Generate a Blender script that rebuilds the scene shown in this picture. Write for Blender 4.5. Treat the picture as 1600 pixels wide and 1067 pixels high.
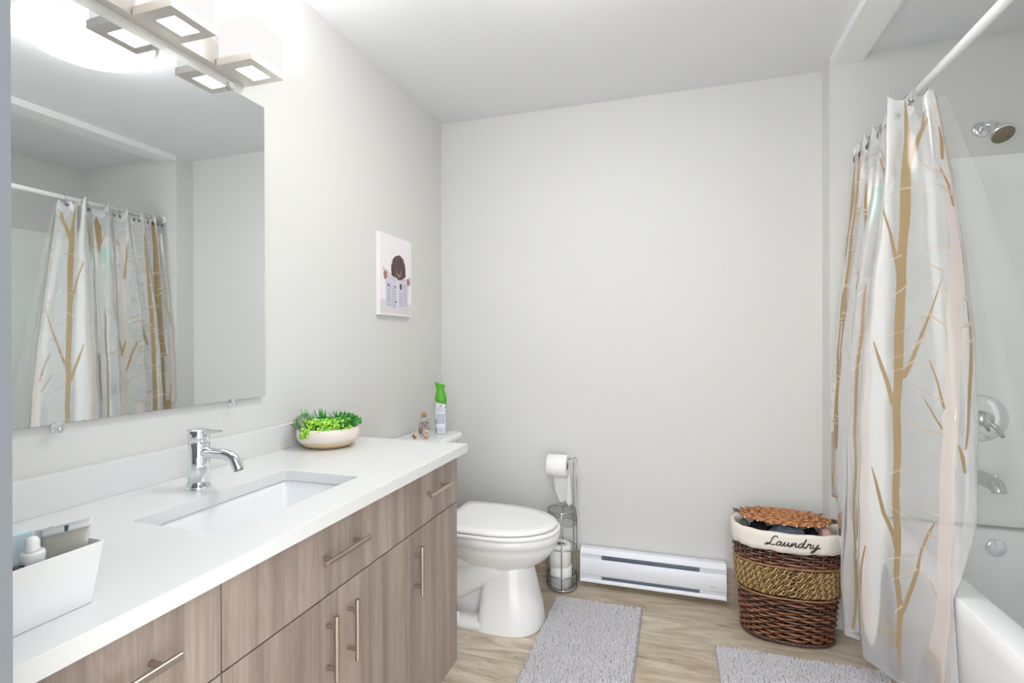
import bpy, bmesh, math, random
import numpy as np
from mathutils import Vector, Matrix
sc = bpy.context.scene
PI = math.pi
random.seed(7); rng = np.random.default_rng(7)
for o in list(bpy.data.objects): bpy.data.objects.remove(o)

# ------------------------------------------------------------------ camera, world, exposure
CAM = Vector((1.2505, 0.0, 1.2344))
cd = bpy.data.cameras.new('camera'); cam = bpy.data.objects.new('camera', cd)
sc.collection.objects.link(cam); sc.camera = cam
cd.sensor_width = 36; cd.lens = 812.854/1600*36; cd.clip_start = 0.02
yaw, pitch, roll = map(math.radians, (-17.5349, -0.1137, -0.0977))
fwd = Vector((math.sin(yaw)*math.cos(pitch), math.cos(yaw)*math.cos(pitch), math.sin(pitch)))
rt = Vector((math.cos(yaw), -math.sin(yaw), 0)); up = rt.cross(fwd)
R_ = math.cos(roll)*rt + math.sin(roll)*up; U_ = -math.sin(roll)*rt + math.cos(roll)*up
mat3 = Matrix((R_, U_, -fwd)).transposed()
cam.matrix_world = Matrix.Translation(CAM) @ mat3.to_4x4()

w = bpy.data.worlds.new('world'); sc.world = w; w.use_nodes = True
w.node_tree.nodes['Background'].inputs[0].default_value = (0.95, 0.97, 1.0, 1)
w.node_tree.nodes['Background'].inputs[1].default_value = 2.5
sc.view_settings.view_transform = 'Standard'; sc.view_settings.look = 'None'
sc.view_settings.gamma = 1; sc.view_settings.use_curve_mapping = False
sc.view_settings.exposure = 0.78
DOME = 14.0; SHADE = .57; DIFF = 9.0; TOPE = 34.0     # lamp strengths, TOPE for the added top panels

# ------------------------------------------------------------------ materials
def srgb(*c):
    return tuple((v/255/12.92 if v/255 <= .04045 else ((v/255+.055)/1.055)**2.4) for v in c)
def mat(name, col, rough=.5, metal=0, spec=.5, **kw):
    m = bpy.data.materials.new(name); m.use_nodes = True
    b = m.node_tree.nodes['Principled BSDF']
    b.inputs['Base Color'].default_value = (*col, 1); b.inputs['Roughness'].default_value = rough
    b.inputs['Metallic'].default_value = metal; b.inputs['Specular IOR Level'].default_value = spec
    for k, v in kw.items(): b.inputs[k.replace('_', ' ')].default_value = v
    return m
class NT:
    def __init__(s, m): s.m = m; s.t = m.node_tree; s.b = s.t.nodes.get('Principled BSDF')
    def n(s, t, **kw):
        x = s.t.nodes.new(t)
        for k, v in kw.items():
            if k.startswith('i_'):
                k2 = k[2:]; k2 = int(k2) if k2.isdigit() else k2.replace('_', ' ')
                x.inputs[k2].default_value = v
            else: setattr(x, k, v)
        return x
    def l(s, a, b): s.t.links.new(a, b)
    def coord(s, scale=(1, 1, 1), rot=(0, 0, 0), loc=(0, 0, 0)):
        g = s.n('ShaderNodeNewGeometry'); mp = s.n('ShaderNodeMapping')
        mp.inputs['Scale'].default_value = scale; mp.inputs['Rotation'].default_value = rot; mp.inputs['Location'].default_value = loc
        s.l(g.outputs['Position'], mp.inputs['Vector']); return mp.outputs['Vector']
    def noise(s, vec, scale, detail=4, rough=.5, dist=0):
        x = s.n('ShaderNodeTexNoise'); x.inputs['Scale'].default_value = scale; x.inputs['Detail'].default_value = detail
        x.inputs['Roughness'].default_value = rough; x.inputs['Distortion'].default_value = dist
        if vec is not None: s.l(vec, x.inputs['Vector'])
        return x.outputs['Fac']
    def ramp(s, f, stops):
        r = s.n('ShaderNodeValToRGB'); e = r.color_ramp.elements
        while len(e) < len(stops): e.new(.5)
        for k, (p, c) in enumerate(stops): e[k].position = p; e[k].color = (*c, 1) if len(c) == 3 else c
        s.l(f, r.inputs['Fac']); return r.outputs['Color']
    def mix(s, f, a, b, mode='MIX'):
        x = s.n('ShaderNodeMix', data_type='RGBA', blend_type=mode)
        for sock, v in ((x.inputs[0], f), (x.inputs[6], a), (x.inputs[7], b)):
            if hasattr(v, 'node'): s.l(v, sock)
            else: sock.default_value = v if not isinstance(v, tuple) else (*v, 1)[:4]
        return x.outputs[2]
    def math(s, op, a, b=0.0):
        x = s.n('ShaderNodeMath', operation=op)
        for sock, v in ((x.inputs[0], a), (x.inputs[1], b)):
            if hasattr(v, 'node'): s.l(v, sock)
            else: sock.default_value = v
        return x.outputs[0]
    def bump(s, h, strength=.2, dist=.002):
        x = s.n('ShaderNodeBump'); x.inputs['Strength'].default_value = strength; x.inputs['Distance'].default_value = dist
        s.l(h, x.inputs['Height']); s.l(x.outputs['Normal'], s.b.inputs['Normal'])

M = {}
def wallmat(name, c, r=.75):
    m = mat(name, srgb(*c), r, spec=.25); n = NT(m); v = n.coord()
    n.bump(n.noise(v, 260, 2), .05, .0006); return m
M["wall"] = wallmat("wall_paint", (219, 219, 216))
M["ceil"] = wallmat("ceiling_paint", (231, 232, 235), .9)
M['trim'] = mat('white_trim_paint', srgb(240, 241, 242), .4)
M['jamb'] = mat('door_jamb_shaded', srgb(112, 118, 122), .5)  # darkened grey: shadow on the doorway wall is put into the colour
# floor: grey-beige vinyl planks running along X
m = mat('vinyl_plank', (.4, .34, .27), .42, spec=.4); n = NT(m)
def plank_nodes(n, v, roww=.178):
    br = n.n('ShaderNodeTexBrick'); br.offset = .37; br.offset_frequency = 2
    n.l(v, br.inputs['Vector'])
    for k, val in (('Scale', 1.0), ('Mortar Size', .0012), ('Mortar Smooth', .2), ('Bias', 0.0), ('Brick Width', 1.22), ('Row Height', roww)):
        br.inputs[k].default_value = val
    br.inputs['Color1'].default_value = (0, 0, 0, 1); br.inputs['Color2'].default_value = (1, 1, 1, 1)
    br.inputs['Mortar'].default_value = (.5, .5, .5, 1)
    sep = n.n('ShaderNodeSeparateColor'); n.l(br.outputs['Color'], sep.inputs[0])
    # per-plank shift of the grain
    cb = n.n('ShaderNodeCombineXYZ'); n.l(n.math('MULTIPLY', sep.outputs[0], 7.3), cb.inputs[0]); n.l(n.math('MULTIPLY', sep.outputs[0], 3.1), cb.inputs[2])
    va = n.n('ShaderNodeVectorMath', operation='ADD'); n.l(v, va.inputs[0]); n.l(cb.outputs[0], va.inputs[1])
    def sv(scale):
        x = n.n('ShaderNodeMapping'); x.inputs['Scale'].default_value = scale; n.l(va.outputs[0], x.inputs['Vector']); return x.outputs['Vector']
    big = n.noise(sv((1.6, 7, 3)), 2.2, 6, .62, 1.2)
    fine = n.noise(sv((3, 60, 20)), 3, 5, .65, .4)
    knots = n.noise(sv((4, 14, 5)), 2.4, 3, .5, 2.0)
    c = n.ramp(big, [(.30, srgb(168, 152, 132)), (.45, srgb(203, 189, 168)), (.58, srgb(222, 211, 193)), (.75, srgb(234, 226, 212))])
    c = n.mix(n.math('MULTIPLY', n.math('SUBTRACT', fine, .35), .75), c, n.mix(1.0, c, srgb(188, 176, 160), 'MULTIPLY'))
    c = n.mix(n.math('MULTIPLY', sep.outputs[0], .38), c, n.mix(1.0, c, srgb(200, 184, 162), 'MULTIPLY'))
    kn = n.ramp(knots, [(.66, (0, 0, 0)), (.76, (1, 1, 1))])
    c = n.mix(n.math('MULTIPLY', kn, .55), c, srgb(104, 88, 70))
    c = n.mix(n.math('MULTIPLY', br.outputs['Fac'], .6), c, srgb(86, 72, 58))
    return c, br.outputs['Fac'], fine
v = n.coord(loc=(.35, .06, 0))
c, f, fine = plank_nodes(n, v); n.l(c, n.b.inputs['Base Color'])
n.bump(n.math('SUBTRACT', n.math('MULTIPLY', fine, .3), f), .25, .001); M['floor'] = m
m = mat('vinyl_plank_skirting', (.4, .34, .27), .45); n = NT(m); v = n.coord(loc=(.1, .0, .3), rot=(PI/2, 0, 0))
c, f, fine = plank_nodes(n, v, .4); n.l(n.mix(1.0, c, srgb(225, 222, 220), 'MULTIPLY'), n.b.inputs['Base Color']); M['skirt'] = m
# grey-brown cabinet laminate, grain running up
def laminate(name, seed, horiz=False):
    m = mat(name, (.3, .25, .2), .5, spec=.35); n = NT(m)
    v = n.coord(loc=(seed*1.7, seed*.9, seed*.4))
    def sv(s):
        x = n.n('ShaderNodeMapping'); x.inputs['Scale'].default_value = s; n.l(v, x.inputs['Vector']); return x.outputs['Vector']
    band = n.noise(sv((6, 9, .35)), 2.0, 5, .55, .5)
    fine = n.noise(sv((60, 90, 1.6)), 2.4, 4, .6, .2)
    arch = n.noise(sv((5, 6, 1.0)), 2.3, 1, .4, .9)
    ringn = n.math('SINE', n.math('MULTIPLY', arch, 60.0))
    c = n.ramp(band, [(.28, srgb(132, 119, 112)), (.45, srgb(152, 138, 130)), (.6, srgb(168, 154, 144)), (.78, srgb(181, 168, 157))])
    c = n.mix(n.math('MULTIPLY', n.math('SUBTRACT', .62, fine), .9), c, n.mix(1.0, c, srgb(168, 150, 140), 'MULTIPLY'))
    c = n.mix(n.math('MULTIPLY', n.math('MAXIMUM', ringn, 0.0), .16), c, srgb(128, 112, 101))
    n.l(c, n.b.inputs['Base Color']); n.bump(fine, .08, .0005); return m
for k in range(8): M['lam%d' % k] = laminate('cabinet_laminate_%d' % k, k*1.31+.2)
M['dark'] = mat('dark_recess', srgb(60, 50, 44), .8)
# quartz worktop
m = mat('white_quartz', srgb(234, 235, 235), .22, spec=.5); n = NT(m); v = n.coord()
ve = n.math('ABSOLUTE', n.math('SUBTRACT', n.noise(v, 6, 5, .6, 1.6), .5))
br_ = n.noise(v, 9, 2)
vein = n.ramp(ve, [(.0, (1, 1, 1)), (.022, (0, 0, 0))])
gate = n.ramp(br_, [(.50, (0, 0, 0)), (.58, (1, 1, 1))])
c = n.mix(n.math('MULTIPLY', n.math('MULTIPLY', gate), .55), srgb(224, 225, 225), srgb(170, 166, 160))
c = n.mix(n.math('MULTIPLY', n.noise(v, 140, 2), .08), c, srgb(205, 205, 203)); n.l(c, n.b.inputs['Base Color']); M['quartz'] = m
M['porc'] = mat('white_porcelain', srgb(242, 242, 241), .12, spec=.5, Coat_Weight=.3)
M['basin'] = mat('basin_porcelain', srgb(240, 242, 244), .15)
M['acryl'] = mat('white_acrylic', srgb(246, 247, 248), .18)
M['surround'] = mat('acrylic_wall_panel', srgb(240, 243, 239), .16, Coat_Weight=.4)
M['seatp'] = mat('white_seat_plastic', srgb(247, 247, 247), .25)
M['chrome'] = mat('chrome', (.82, .84, .86), .07, 1)
M['chromed'] = mat('chrome_dull', (.55, .56, .57), .22, 1)
m = mat('brushed_nickel', srgb(226, 220, 214), .42, .75); n = NT(m); n.bump(n.noise(n.coord((20, 400, 20)), 3, 2), .05, .0004); M['nickel'] = m
M['bronze'] = mat('satin_nickel_handle', srgb(188, 176, 165), .3, 1)
M['hole'] = mat('handle_shadow', srgb(40, 36, 34), .6)
def emis(name, col, s):
    m = bpy.data.materials.new(name); m.use_nodes = True; t = m.node_tree; t.nodes.clear()
    e = t.nodes.new('ShaderNodeEmission'); e.inputs[0].default_value = (*col, 1); e.inputs[1].default_value = s
    o = t.nodes.new('ShaderNodeOutputMaterial'); t.links.new(e.outputs[0], o.inputs[0]); return m
M['shade'] = emis('opal_glass_lit', (1, .985, .97), SHADE)
M['diff'] = emis('lamp_opening_lit', (1, .98, .96), DIFF)
M['lamp'] = emis('added_top_panel_lit', (1, .985, .97), TOPE)  # unseen glowing panel added on each cube to light the wall and ceiling
M['dome'] = emis('ceiling_dome_lit', (1, .992, .98), DOME)
m = mat('mirror_silver', (.80, .84, .84), .0, 1); M['mirror'] = m
M['glassedge'] = mat('mirror_edge', srgb(150, 165, 165), .15, spec=.6)
M['clip'] = mat('clear_clip_plastic', (.9, .92, .95), .08, Transmission_Weight=.85, IOR=1.3)
M['white'] = mat('white_plastic', srgb(226, 228, 228), .3)
M['heater'] = mat('heater_enamel', srgb(240, 243, 250), .35)
M['fins'] = mat('heater_fins', srgb(176, 188, 204), .5, .2)
M['paper'] = mat('toilet_tissue', srgb(246, 246, 244), .95, spec=.1)
M['card'] = mat('cardboard_core', srgb(120, 112, 104), .9)
M['rod'] = mat('white_rod_enamel', srgb(242, 243, 243), .25)
M['steel'] = mat('wire_chrome', (.48, .49, .50), .22, 1)
M['black'] = mat('black_plastic', srgb(28, 28, 30), .35)

# ------------------------------------------------------------------ mesh helpers
class MB:
    def __init__(s): s.v = []; s.f = []; s.mi = []; s.sm = []
    def add(s, vs, fs, mi=0, smooth=True):
        o = len(s.v); s.v += [tuple(p) for p in vs]; s.f += [tuple(i+o for i in f) for f in fs]
        s.mi += [mi]*len(fs); s.sm += [smooth]*len(fs); return s
    def box(s, x0, x1, y0, y1, z0, z1, mi=0):
        vs = [(x, y, z) for x in (x0, x1) for y in (y0, y1) for z in (z0, z1)]
        return s.add(vs, [(0, 1, 3, 2), (4, 6, 7, 5), (0, 4, 5, 1), (2, 3, 7, 6), (0, 2, 6, 4), (1, 5, 7, 3)], mi, False)
    def loft(s, rings, caps=True, closed=True, mi=0, smooth=True):
        n = len(rings[0]); vs = [p for r in rings for p in r]; fs = []
        for a in range(len(rings)-1):
            for b in range(n if closed else n-1):
                c = (b+1) % n; fs.append((a*n+b, a*n+c, (a+1)*n+c, (a+1)*n+b))
        s.add(vs, fs, mi, smooth)
        if caps:
            o = len(s.v)-len(vs)
            for k, r in ((0, rings[0]), (len(rings)-1, rings[-1])):
                idx = list(range(o+k*n, o+k*n+n)); s.f.append(tuple(idx[::-1] if k == 0 else idx)); s.mi.append(mi); s.sm.append(False)
        return s
    def tube(s, path, r, seg=10, caps=True, mi=0, closed=False):
        P = [Vector(p) for p in path]; n = len(P); rs = r if isinstance(r, (list, tuple)) else [r]*n
        rings = []; prev = None
        for i, p in enumerate(P):
            if closed: t = (P[(i+1) % n]-P[i-1])
            else: t = (P[min(i+1, n-1)]-P[max(i-1, 0)])
            t.normalize()
            if prev is None:
                a = Vector((0, 0, 1)) if abs(t.z) < .9 else Vector((1, 0, 0)); u = t.cross(a).normalized()
            else: u = (prev - t*prev.dot(t)).normalized()
            prev = u; vv = t.cross(u)
            rings.append([p+rs[i]*(math.cos(q)*u+math.sin(q)*vv) for q in [2*PI*k/seg for k in range(seg)]])
        if closed:
            nn = seg; vs = [q for r_ in rings for q in r_]; fs = []
            # match start/end twist
            best = min(range(seg), key=lambda k: (rings[-1][0]-rings[0][k]).length)
            for a in range(n):
                for b in range(seg):
                    c = (b+1) % seg; a2 = (a+1) % n; sh = best if a2 == 0 else 0
                    fs.append((a*nn+b, a*nn+c, a2*nn+(c+sh) % seg, a2*nn+(b+sh) % seg))
            return s.add(vs, fs, mi)
        return s.loft(rings, caps, True, mi)
    def lathe(s, prof, c=(0, 0, 0), seg=32, axis='Z', mi=0, mat4=None):
        rings = []
        for r, h in prof:
            ring = []
            for k in range(seg):
                q = 2*PI*k/seg; x, y = r*math.cos(q), r*math.sin(q)
                p = Vector((x, y, h)) if axis == 'Z' else Vector((h, x, y)) if axis == 'X' else Vector((y, h, x))
                if mat4 is not None: p = mat4 @ p
                ring.append(p+Vector(c))
            rings.append(ring)
        return s.loft(rings, True, True, mi)
    def poly(s, pts, mi=0): return s.add(pts, [tuple(range(len(pts)))], mi, False)
    def ball(s, c, r, seg=10, rows=6, scale=(1, 1, 1), rot=None, mi=0):
        rings = []
        for a in range(1, rows):
            th = PI*a/rows; ring = []
            for k in range(seg):
                q = 2*PI*k/seg
                p = Vector((r*math.sin(th)*math.cos(q)*scale[0], r*math.sin(th)*math.sin(q)*scale[1], r*math.cos(th)*scale[2]))
                if rot is not None: p = rot @ p
                ring.append(p+Vector(c))
            rings.append(ring)
        n = seg; vs = [p for g in rings for p in g]; fs = []
        for a in range(len(rings)-1):
            for b in range(n):
                d = (b+1) % n; fs.append((a*n+b, (a+1)*n+b, (a+1)*n+d, a*n+d))
        t = Vector((0, 0, r*scale[2])); bt = -t
        if rot is not None: t = rot @ t; bt = rot @ bt
        vs += [t+Vector(c), bt+Vector(c)]; T = len(vs)-2
        for b in range(n):
            d = (b+1) % n; fs.append((b, d, T)); fs.append(((len(rings)-1)*n+d, (len(rings)-1)*n+b, T+1))
        return s.add(vs, fs, mi)
    def build(s, name, mats, parent=None, bevel=0, seg=2, kind=None, label=None, angle=40):
        if not isinstance(mats, (list, tuple)): mats = [mats]
        me = bpy.data.meshes.new(name)
        off = Vector((0, 0, 0))
        if parent is not None:
            q = parent
            while q is not None: off += q.location; q = q.parent
        me.from_pydata([Vector(p)-off for p in s.v], [], s.f)
        for mm in mats: me.materials.append(mm)
        me.polygons.foreach_set('material_index', s.mi); me.polygons.foreach_set('use_smooth', s.sm)
        bm = bmesh.new(); bm.from_mesh(me); bmesh.ops.recalc_face_normals(bm, faces=bm.faces[:]); bm.to_mesh(me); bm.free()
        me.update()
        o = bpy.data.objects.new(name, me); sc.collection.objects.link(o)
        if parent is not None: o.parent = parent
        if bevel:
            md = o.modifiers.new('bevel', 'BEVEL'); md.width = bevel; md.segments = seg; md.limit_method = 'ANGLE'; md.angle_limit = math.radians(angle)
            me.polygons.foreach_set('use_smooth', [True]*len(me.polygons)); md.harden_normals = True
        if kind: o['kind'] = kind
        if label: o['label'] = label
        return o
def thing(name, label, cat, loc, group=None):
    o = bpy.data.objects.new(name, None); sc.collection.objects.link(o); o.location = loc; o.empty_display_size = .05
    o['label'] = label; o['category'] = cat
    if group: o['group'] = group
    return o
def tag(o, label, cat, group=None):
    o['label'] = label; o['category'] = cat
    if group: o['group'] = group
    return o
def struct(name, mb, m, bevel=0, parent=None):
    o = mb.build(name, m, parent, bevel)
    if parent is None: o['kind'] = 'structure'
    return o
def bez(pts, n=8):
    """Catmull-Rom through points"""
    P = [Vector(p) for p in pts]; out = []
    for i in range(len(P)-1):
        p0 = P[max(i-1, 0)]; p1 = P[i]; p2 = P[i+1]; p3 = P[min(i+2, len(P)-1)]
        for k in range(n):
            t = k/n; out.append(.5*((2*p1)+(p2-p0)*t+(2*p0-5*p1+4*p2-p3)*t*t+(3*p1-p0-3*p2+p3)*t**3))
    out.append(P[-1]); return out

# ------------------------------------------------------------------ the room
D = 2.651; H = 2.44; XS = 1.877; E_ = 2.5325; XB = 2.77; YN = .30
struct('floor', MB().box(-.1, XB+.1, -.9, D+.1, -.05, 0), M['floor'])
struct('ceiling', MB().box(-.1, XB+.1, .17, D+.1, H, H+.05), M['ceil'])
struct('wall_left', MB().box(-.1, 0, .17, D+.1, 0, H), M['wall'])
struct('wall_far', MB().box(0, XS, D, D+.1, 0, H), M['wall'])
struct('wall_alcove_end', MB().box(XS, XB+.1, E_, D+.1, 0, H), M['wall'])
struct('wall_alcove_back', MB().box(XB, XB+.1, .17, E_, 0, H), M['wall'])
struct('wall_alcove_near', MB().box(XS, XB, .72, .78, 0, H), M['wall'])
struct('wall_right', MB().box(XS, XS+.1, YN, .72, 0, H), M['wall'])
nw = MB(); nw.box(0, .70, .17, YN, 0, H); nw.box(1.80, XB, .17, YN, 0, H); nw.box(.70, 1.80, .17, YN, 2.08, H)
struct('wall_near', nw, M['jamb'])
struct('trim_1', MB().box(XS, 1.999, .78, E_, 2.405, H), M['trim'])
bb = MB().box(0, XS-.013, D-.013, D, 0, .158)
struct('baseboard_far', bb, M['skirt'])
struct('baseboard_alcove', MB().box(XS-.012, XS, E_, D, 0, .158), M['skirt'])
struct('baseboard_left', MB().box(0, .013, 1.66, D-.013, 0, .158), M['skirt'])

# ------------------------------------------------------------------ ceiling dome light (seen in the mirror)
t = thing('ceiling_light', 'round glowing flush dome light on the ceiling, seen in the mirror', 'ceiling light', (.96, 1.42, H))
MB().lathe([(.10, 0), (.222, 0), (.222, -.018), (.10, -.018)], (.96, 1.42, H)).build('rim', M['trim'], t)
MB().lathe([(.215, -.018), (.213, -.038), (.185, -.064), (.13, -.082), (.065, -.092), (.004, -.096)], (.96, 1.42, H), 48).build('dome', M['dome'], t)

# ------------------------------------------------------------------ vanity cabinets
ZT = .8825; ZB = .8542; FX = .552
def handle(parent, y0, y1, z0, z1):
    X = .577; h = MB(); r = .0058
    if y1-y0 > z1-z0:
        h.tube([(X, y0, z0), (X, y1, z0)], r, 14)
        for y in (y0+.027, y1-.027): h.tube([(FX-.001, y, z0), (X, y, z0)], .0048, 12)
    else:
        h.tube([(X, y0, z0), (X, y0, z1)], r, 14)
        for z in (z0+.024, z1-.024): h.tube([(FX-.001, y0, z), (X, y0, z)], .0048, 12)
    return h.build('handle', M['bronze'], parent, .0008)
ki = [0]
def front(parent, name, y0, y1, z0, z1, hd):
    g = .0016
    d = MB().box(FX-.018, FX, y0+g, y1-g, z0+g, z1-g).build(name, M['lam%d' % (ki[0] % 8)], parent, .0012); ki[0] += 1
    handle(d, *hd); return d
ZD = .699; Z0 = .168
def cabinet(label, y0, y1, drawer_h, doors):
    c = thing('vanity_cabinet', label, 'cabinet', (.27, (y0+y1)/2, 0))
    b = MB(); e = .0008
    b.box(.005, FX-.0195, y0+e, y0+.016, Z0, ZB-.002); b.box(.005, FX-.0195, y1-.016, y1-e, Z0, ZB-.002)
    b.box(.005, FX-.0195, y0+.016, y1-.016, Z0, Z0+.016); b.box(.005, .02, y0+.016, y1-.016, Z0+.016, ZB-.15)
    b.box(FX-.04, FX-.0195, y0+.016, y1-.016, ZD-.02, ZD+.02)
    b.build('body', M['lam7'], c)
    MB().box(.005, .475, y0+e, y1-e, 0, Z0).build('toe_kick', M['dark'], c)
    front(c, 'drawer_front', y0, y1, ZD, ZB-.003, drawer_h)
    for (a, bb_, hh) in doors: front(c, 'door', a, bb_, Z0, ZD, hh)
    return c
cabinet('grey-brown woodgrain cabinet with one drawer and one narrow door, next to the toilet', 1.262, 1.60, (1.355, 1.505, .787, .787), [(1.262, 1.60, (1.302, 1.302, .527, .662))])
cabinet('wide grey-brown woodgrain double-door cabinet under the sink', .657, 1.262, (.884, 1.044, .783, .783), [(.657, .957, (.920, .920, .527, .662)), (.957, 1.262, (.994, .994, .527, .662))])
cabinet('grey-brown woodgrain drawer cabinet at the near end, beneath the white tray', .32, .657, (.41, .565, .786, .786), [(.32, .657, (.62, .62, .527, .662))])

# worktop with a rectangular cut-out
XK, XL, YK, YL = .2306, .4645, .745, 1.169
t = thing('countertop', 'white quartz worktop with faint veins along the left wall', 'countertop', (.28, .97, ZB))
def ring_slab(ox0, ox1, oy0, oy1, ix0, ix1, iy0, iy1, z0, z1, rad=.012, mb=None):
    mb = mb or MB()
    def rr(x0, x1, y0, y1, r, n=5):
        out = []
        for cx, cy, a in ((x1-r, y1-r, 0), (x0+r, y1-r, 90), (x0+r, y0+r, 180), (x1-r, y0+r, 270)):
            for k in range(n+1):
                q = math.radians(a+90*k/n); out.append((cx+r*math.cos(q), cy+r*math.sin(q)))
        return out
    O = rr(ox0, ox1, oy0, oy1, .0015); I = rr(ix0, ix1, iy0, iy1, rad)
    rings = [[(x, y, z) for x, y in P] for P, z in ((O, z0), (O, z1), (I, z1), (I, z0), (O, z0))]
    return mb.loft(rings, False, smooth=False)
ring_slab(.001, .57, .3005, 1.649, XK, XL, YK, YL, ZB, ZT).build('slab', M['quartz'], t, .0015)
MB().box(.001, .0302, .3005, 1.649, ZT, .9587).build('backsplash', M['quartz'], t, .0012)
# basin
def rrect(x0, x1, y0, y1, r, z, n=6):
    out = []
    for cx, cy, a in ((x1-r, y1-r, 0), (x0+r, y1-r, 90), (x0+r, y0+r, 180), (x1-r, y0+r, 270)):
        for k in range(n+1):
            q = math.radians(a+90*k/n); out.append((cx+r*math.cos(q), cy+r*math.sin(q), z))
    return out
t = thing('undermount_sink', 'white rectangular undermount sink set in the quartz worktop', 'sink', (.35, .957, ZB-.14))
b = MB(); z = ZB-.0005
b.loft([rrect(XK-.03, XL+.03, YK-.03, YL+.03, .02, z), rrect(XK-.004, XL+.004, YK-.004, YL+.004, .016, z), rrect(XK+.000, XL-.000, YK+.002, YL-.002, .02, z-.02),
        rrect(XK+.012, XL-.012, YK+.03, YL-.03, .03, z-.10), rrect(XK+.03, XL-.03, YK+.06, YL-.06, .03, z-.125), rrect(.32, .375, .93, .985, .02, z-.130)], caps=False)
b.loft([rrect(XK-.03, XL+.03, YK-.03, YL+.03, .02, z), rrect(XK-.028, XL+.028, YK-.028, YL+.028, .02, z-.02), rrect(XK-.0, XL+.0, YK-.0, YL+.0, .03, z-.13), rrect(.32, .375, .93, .985, .02, z-.14)], caps=False)
b.build('basin', M['basin'], t)
MB().lathe([(.003, .002), (.026, .002), (.028, 0), (.028, -.004), (.003, -.004)], (.348, .957, z-.128), 24).build('drain', M['chrome'], t)

# faucet
fx, fy = .158, .962
t = thing('faucet', 'chrome single-lever faucet behind the sink', 'faucet', (fx, fy, ZT))
MB().lathe([(.001, 0), (.0285, 0), (.0285, .003), (.0262, .0055), (.001, .0055)], (fx, fy, ZT), 40).build('base_ring', M['chrome'], t)
MB().lathe([(.001, .005), (.0243, .005), (.0240, .05), (.0240, .108), (.0232, .1095), (.001, .1095)], (fx, fy, ZT), 40).build('body', M['chrome'], t)
MB().lathe([(.001, .1105), (.0225, .1105), (.0243, .113), (.0243, .138), (.0225, .1405), (.001, .1405)], (fx, fy, ZT), 40).build('cap', M['chrome'], t)
sp = bez([(fx+.012, fy, ZT+.086), (fx+.05, fy, ZT+.0855), (fx+.085, fy, ZT+.084), (fx+.105, fy, ZT+.078), (fx+.116, fy, ZT+.063), (fx+.121, fy, ZT+.052)], 8)
nn = len(sp)
MB().tube(sp, [.0125+.0005*i/nn for i in range(nn)], 20).build('spout', M['chrome'], t)
d = (sp[-1]-sp[-2]).normalized()
MB().tube([sp[-1]-d*.001, sp[-1]+d*.002], .0095, 16).build('aerator', mat('aerator_mesh', srgb(120, 112, 90), .5, .6), t)
lv = []
for x, hw, z0, z1 in ((0, .010, .128, .1405), (.02, .009, .130, .1395), (.045, .008, .1335, .140), (.068, .007, .137, .1405)):
    lv.append([(fx+x, fy-hw, ZT+z0), (fx+x, fy+hw, ZT+z0), (fx+x, fy+hw, ZT+z1), (fx+x, fy-hw, ZT+z1)])
MB().loft(lv).build('lever', M['chrome'], t, .0012)

# ------------------------------------------------------------------ mirror and its clips
MX = .012
t = thing('wall_mirror', 'large frameless wall mirror above the sink', 'mirror', (MX, .83, 1.5))
MR = (math.radians(-.38), math.radians(-.10))   # hangs very slightly turned
g = MB().box(.0045, MX-.0002, .345, 1.3278, 1.061, 1.9686).build('glass_back', M['glassedge'], t)
g2 = MB().add([(MX, .3452, 1.0612), (MX, 1.3276, 1.0612), (MX, 1.3276, 1.9684), (MX, .3452, 1.9684)], [(0, 1, 2, 3)], 0, False).build('silvered_face', M['mirror'], t)
for (y, z, s) in ((.751, 1.061, -1), (1.199, 1.061, -1), (.751, 1.9686, 1), (1.197, 1.9686, 1)):
    c = MB().lathe([(.001, 0), (.0125, 0), (.012, .004), (.009, .007), (.001, .007)], (MX+.002, y, z+s*.008), 20, 'X')
    c.build('clip', M['clip'], t)
    MB().lathe([(.0005, .0), (.0035, .0), (.003, .0025), (.0005, .003)], (MX+.0085, y, z+s*.010), 12, 'X').build('clip_screw', M['chrome'], t)
t.rotation_euler = (0, MR[1], MR[0])

# ------------------------------------------------------------------ vanity light bar
t = thing('vanity_light', 'brushed nickel three-lamp light bar with opal glass cubes above the mirror', 'wall lamp', (.0, .96, 2.05))
MB().box(0.0, .028, .60, 1.262, 2.003, 2.07).build('wall_plate', M['nickel'], t, .001)
for y0 in (.665, .900, 1.135):
    y1 = y0+.125; x0, x1 = .030, .151; z0, z1 = 2.001, 2.022
    a = MB()   # base tray with a rectangular opening
    ix0, ix1, iy0, iy1 = x0+.034, x1-.028, y0+.032, y1-.025
    rings = [[(X, Y, Z) for X, Y in P] for P, Z in ((((x0, y0), (x1, y0), (x1, y1), (x0, y1)), z0), (((x0, y0), (x1, y0), (x1, y1), (x0, y1)), z1),
            (((ix0, iy0), (ix1, iy0), (ix1, iy1), (ix0, iy1)), z1), (((ix0, iy0), (ix1, iy0), (ix1, iy1), (ix0, iy1)), z0), (((x0, y0), (x1, y0), (x1, y1), (x0, y1)), z0))]
    a.loft(rings, False, smooth=False)
    tr = a.build('lamp_tray', M['nickel'], t, .0006)
    MB().box(ix0+.0005, ix1-.0005, iy0+.0005, iy1-.0005, z0+.003, z0+.006).build('diffuser', M['diff'], tr)
    MB().box(x0+.004, x1-.004, y0+.003, y1-.003, z1+.0005, 2.122).build('glass_shade', M['shade'], t, .002)
    MB().box(x0+.010, x1-.010, y0+.009, y1-.009, 2.1222, 2.1236).build('top_glow_panel', M['lamp'], t)
    MB().box(.0285, .034, y0+.056, y0+.066, 2.02, 2.09).build('bracket', M['nickel'], t)

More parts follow.
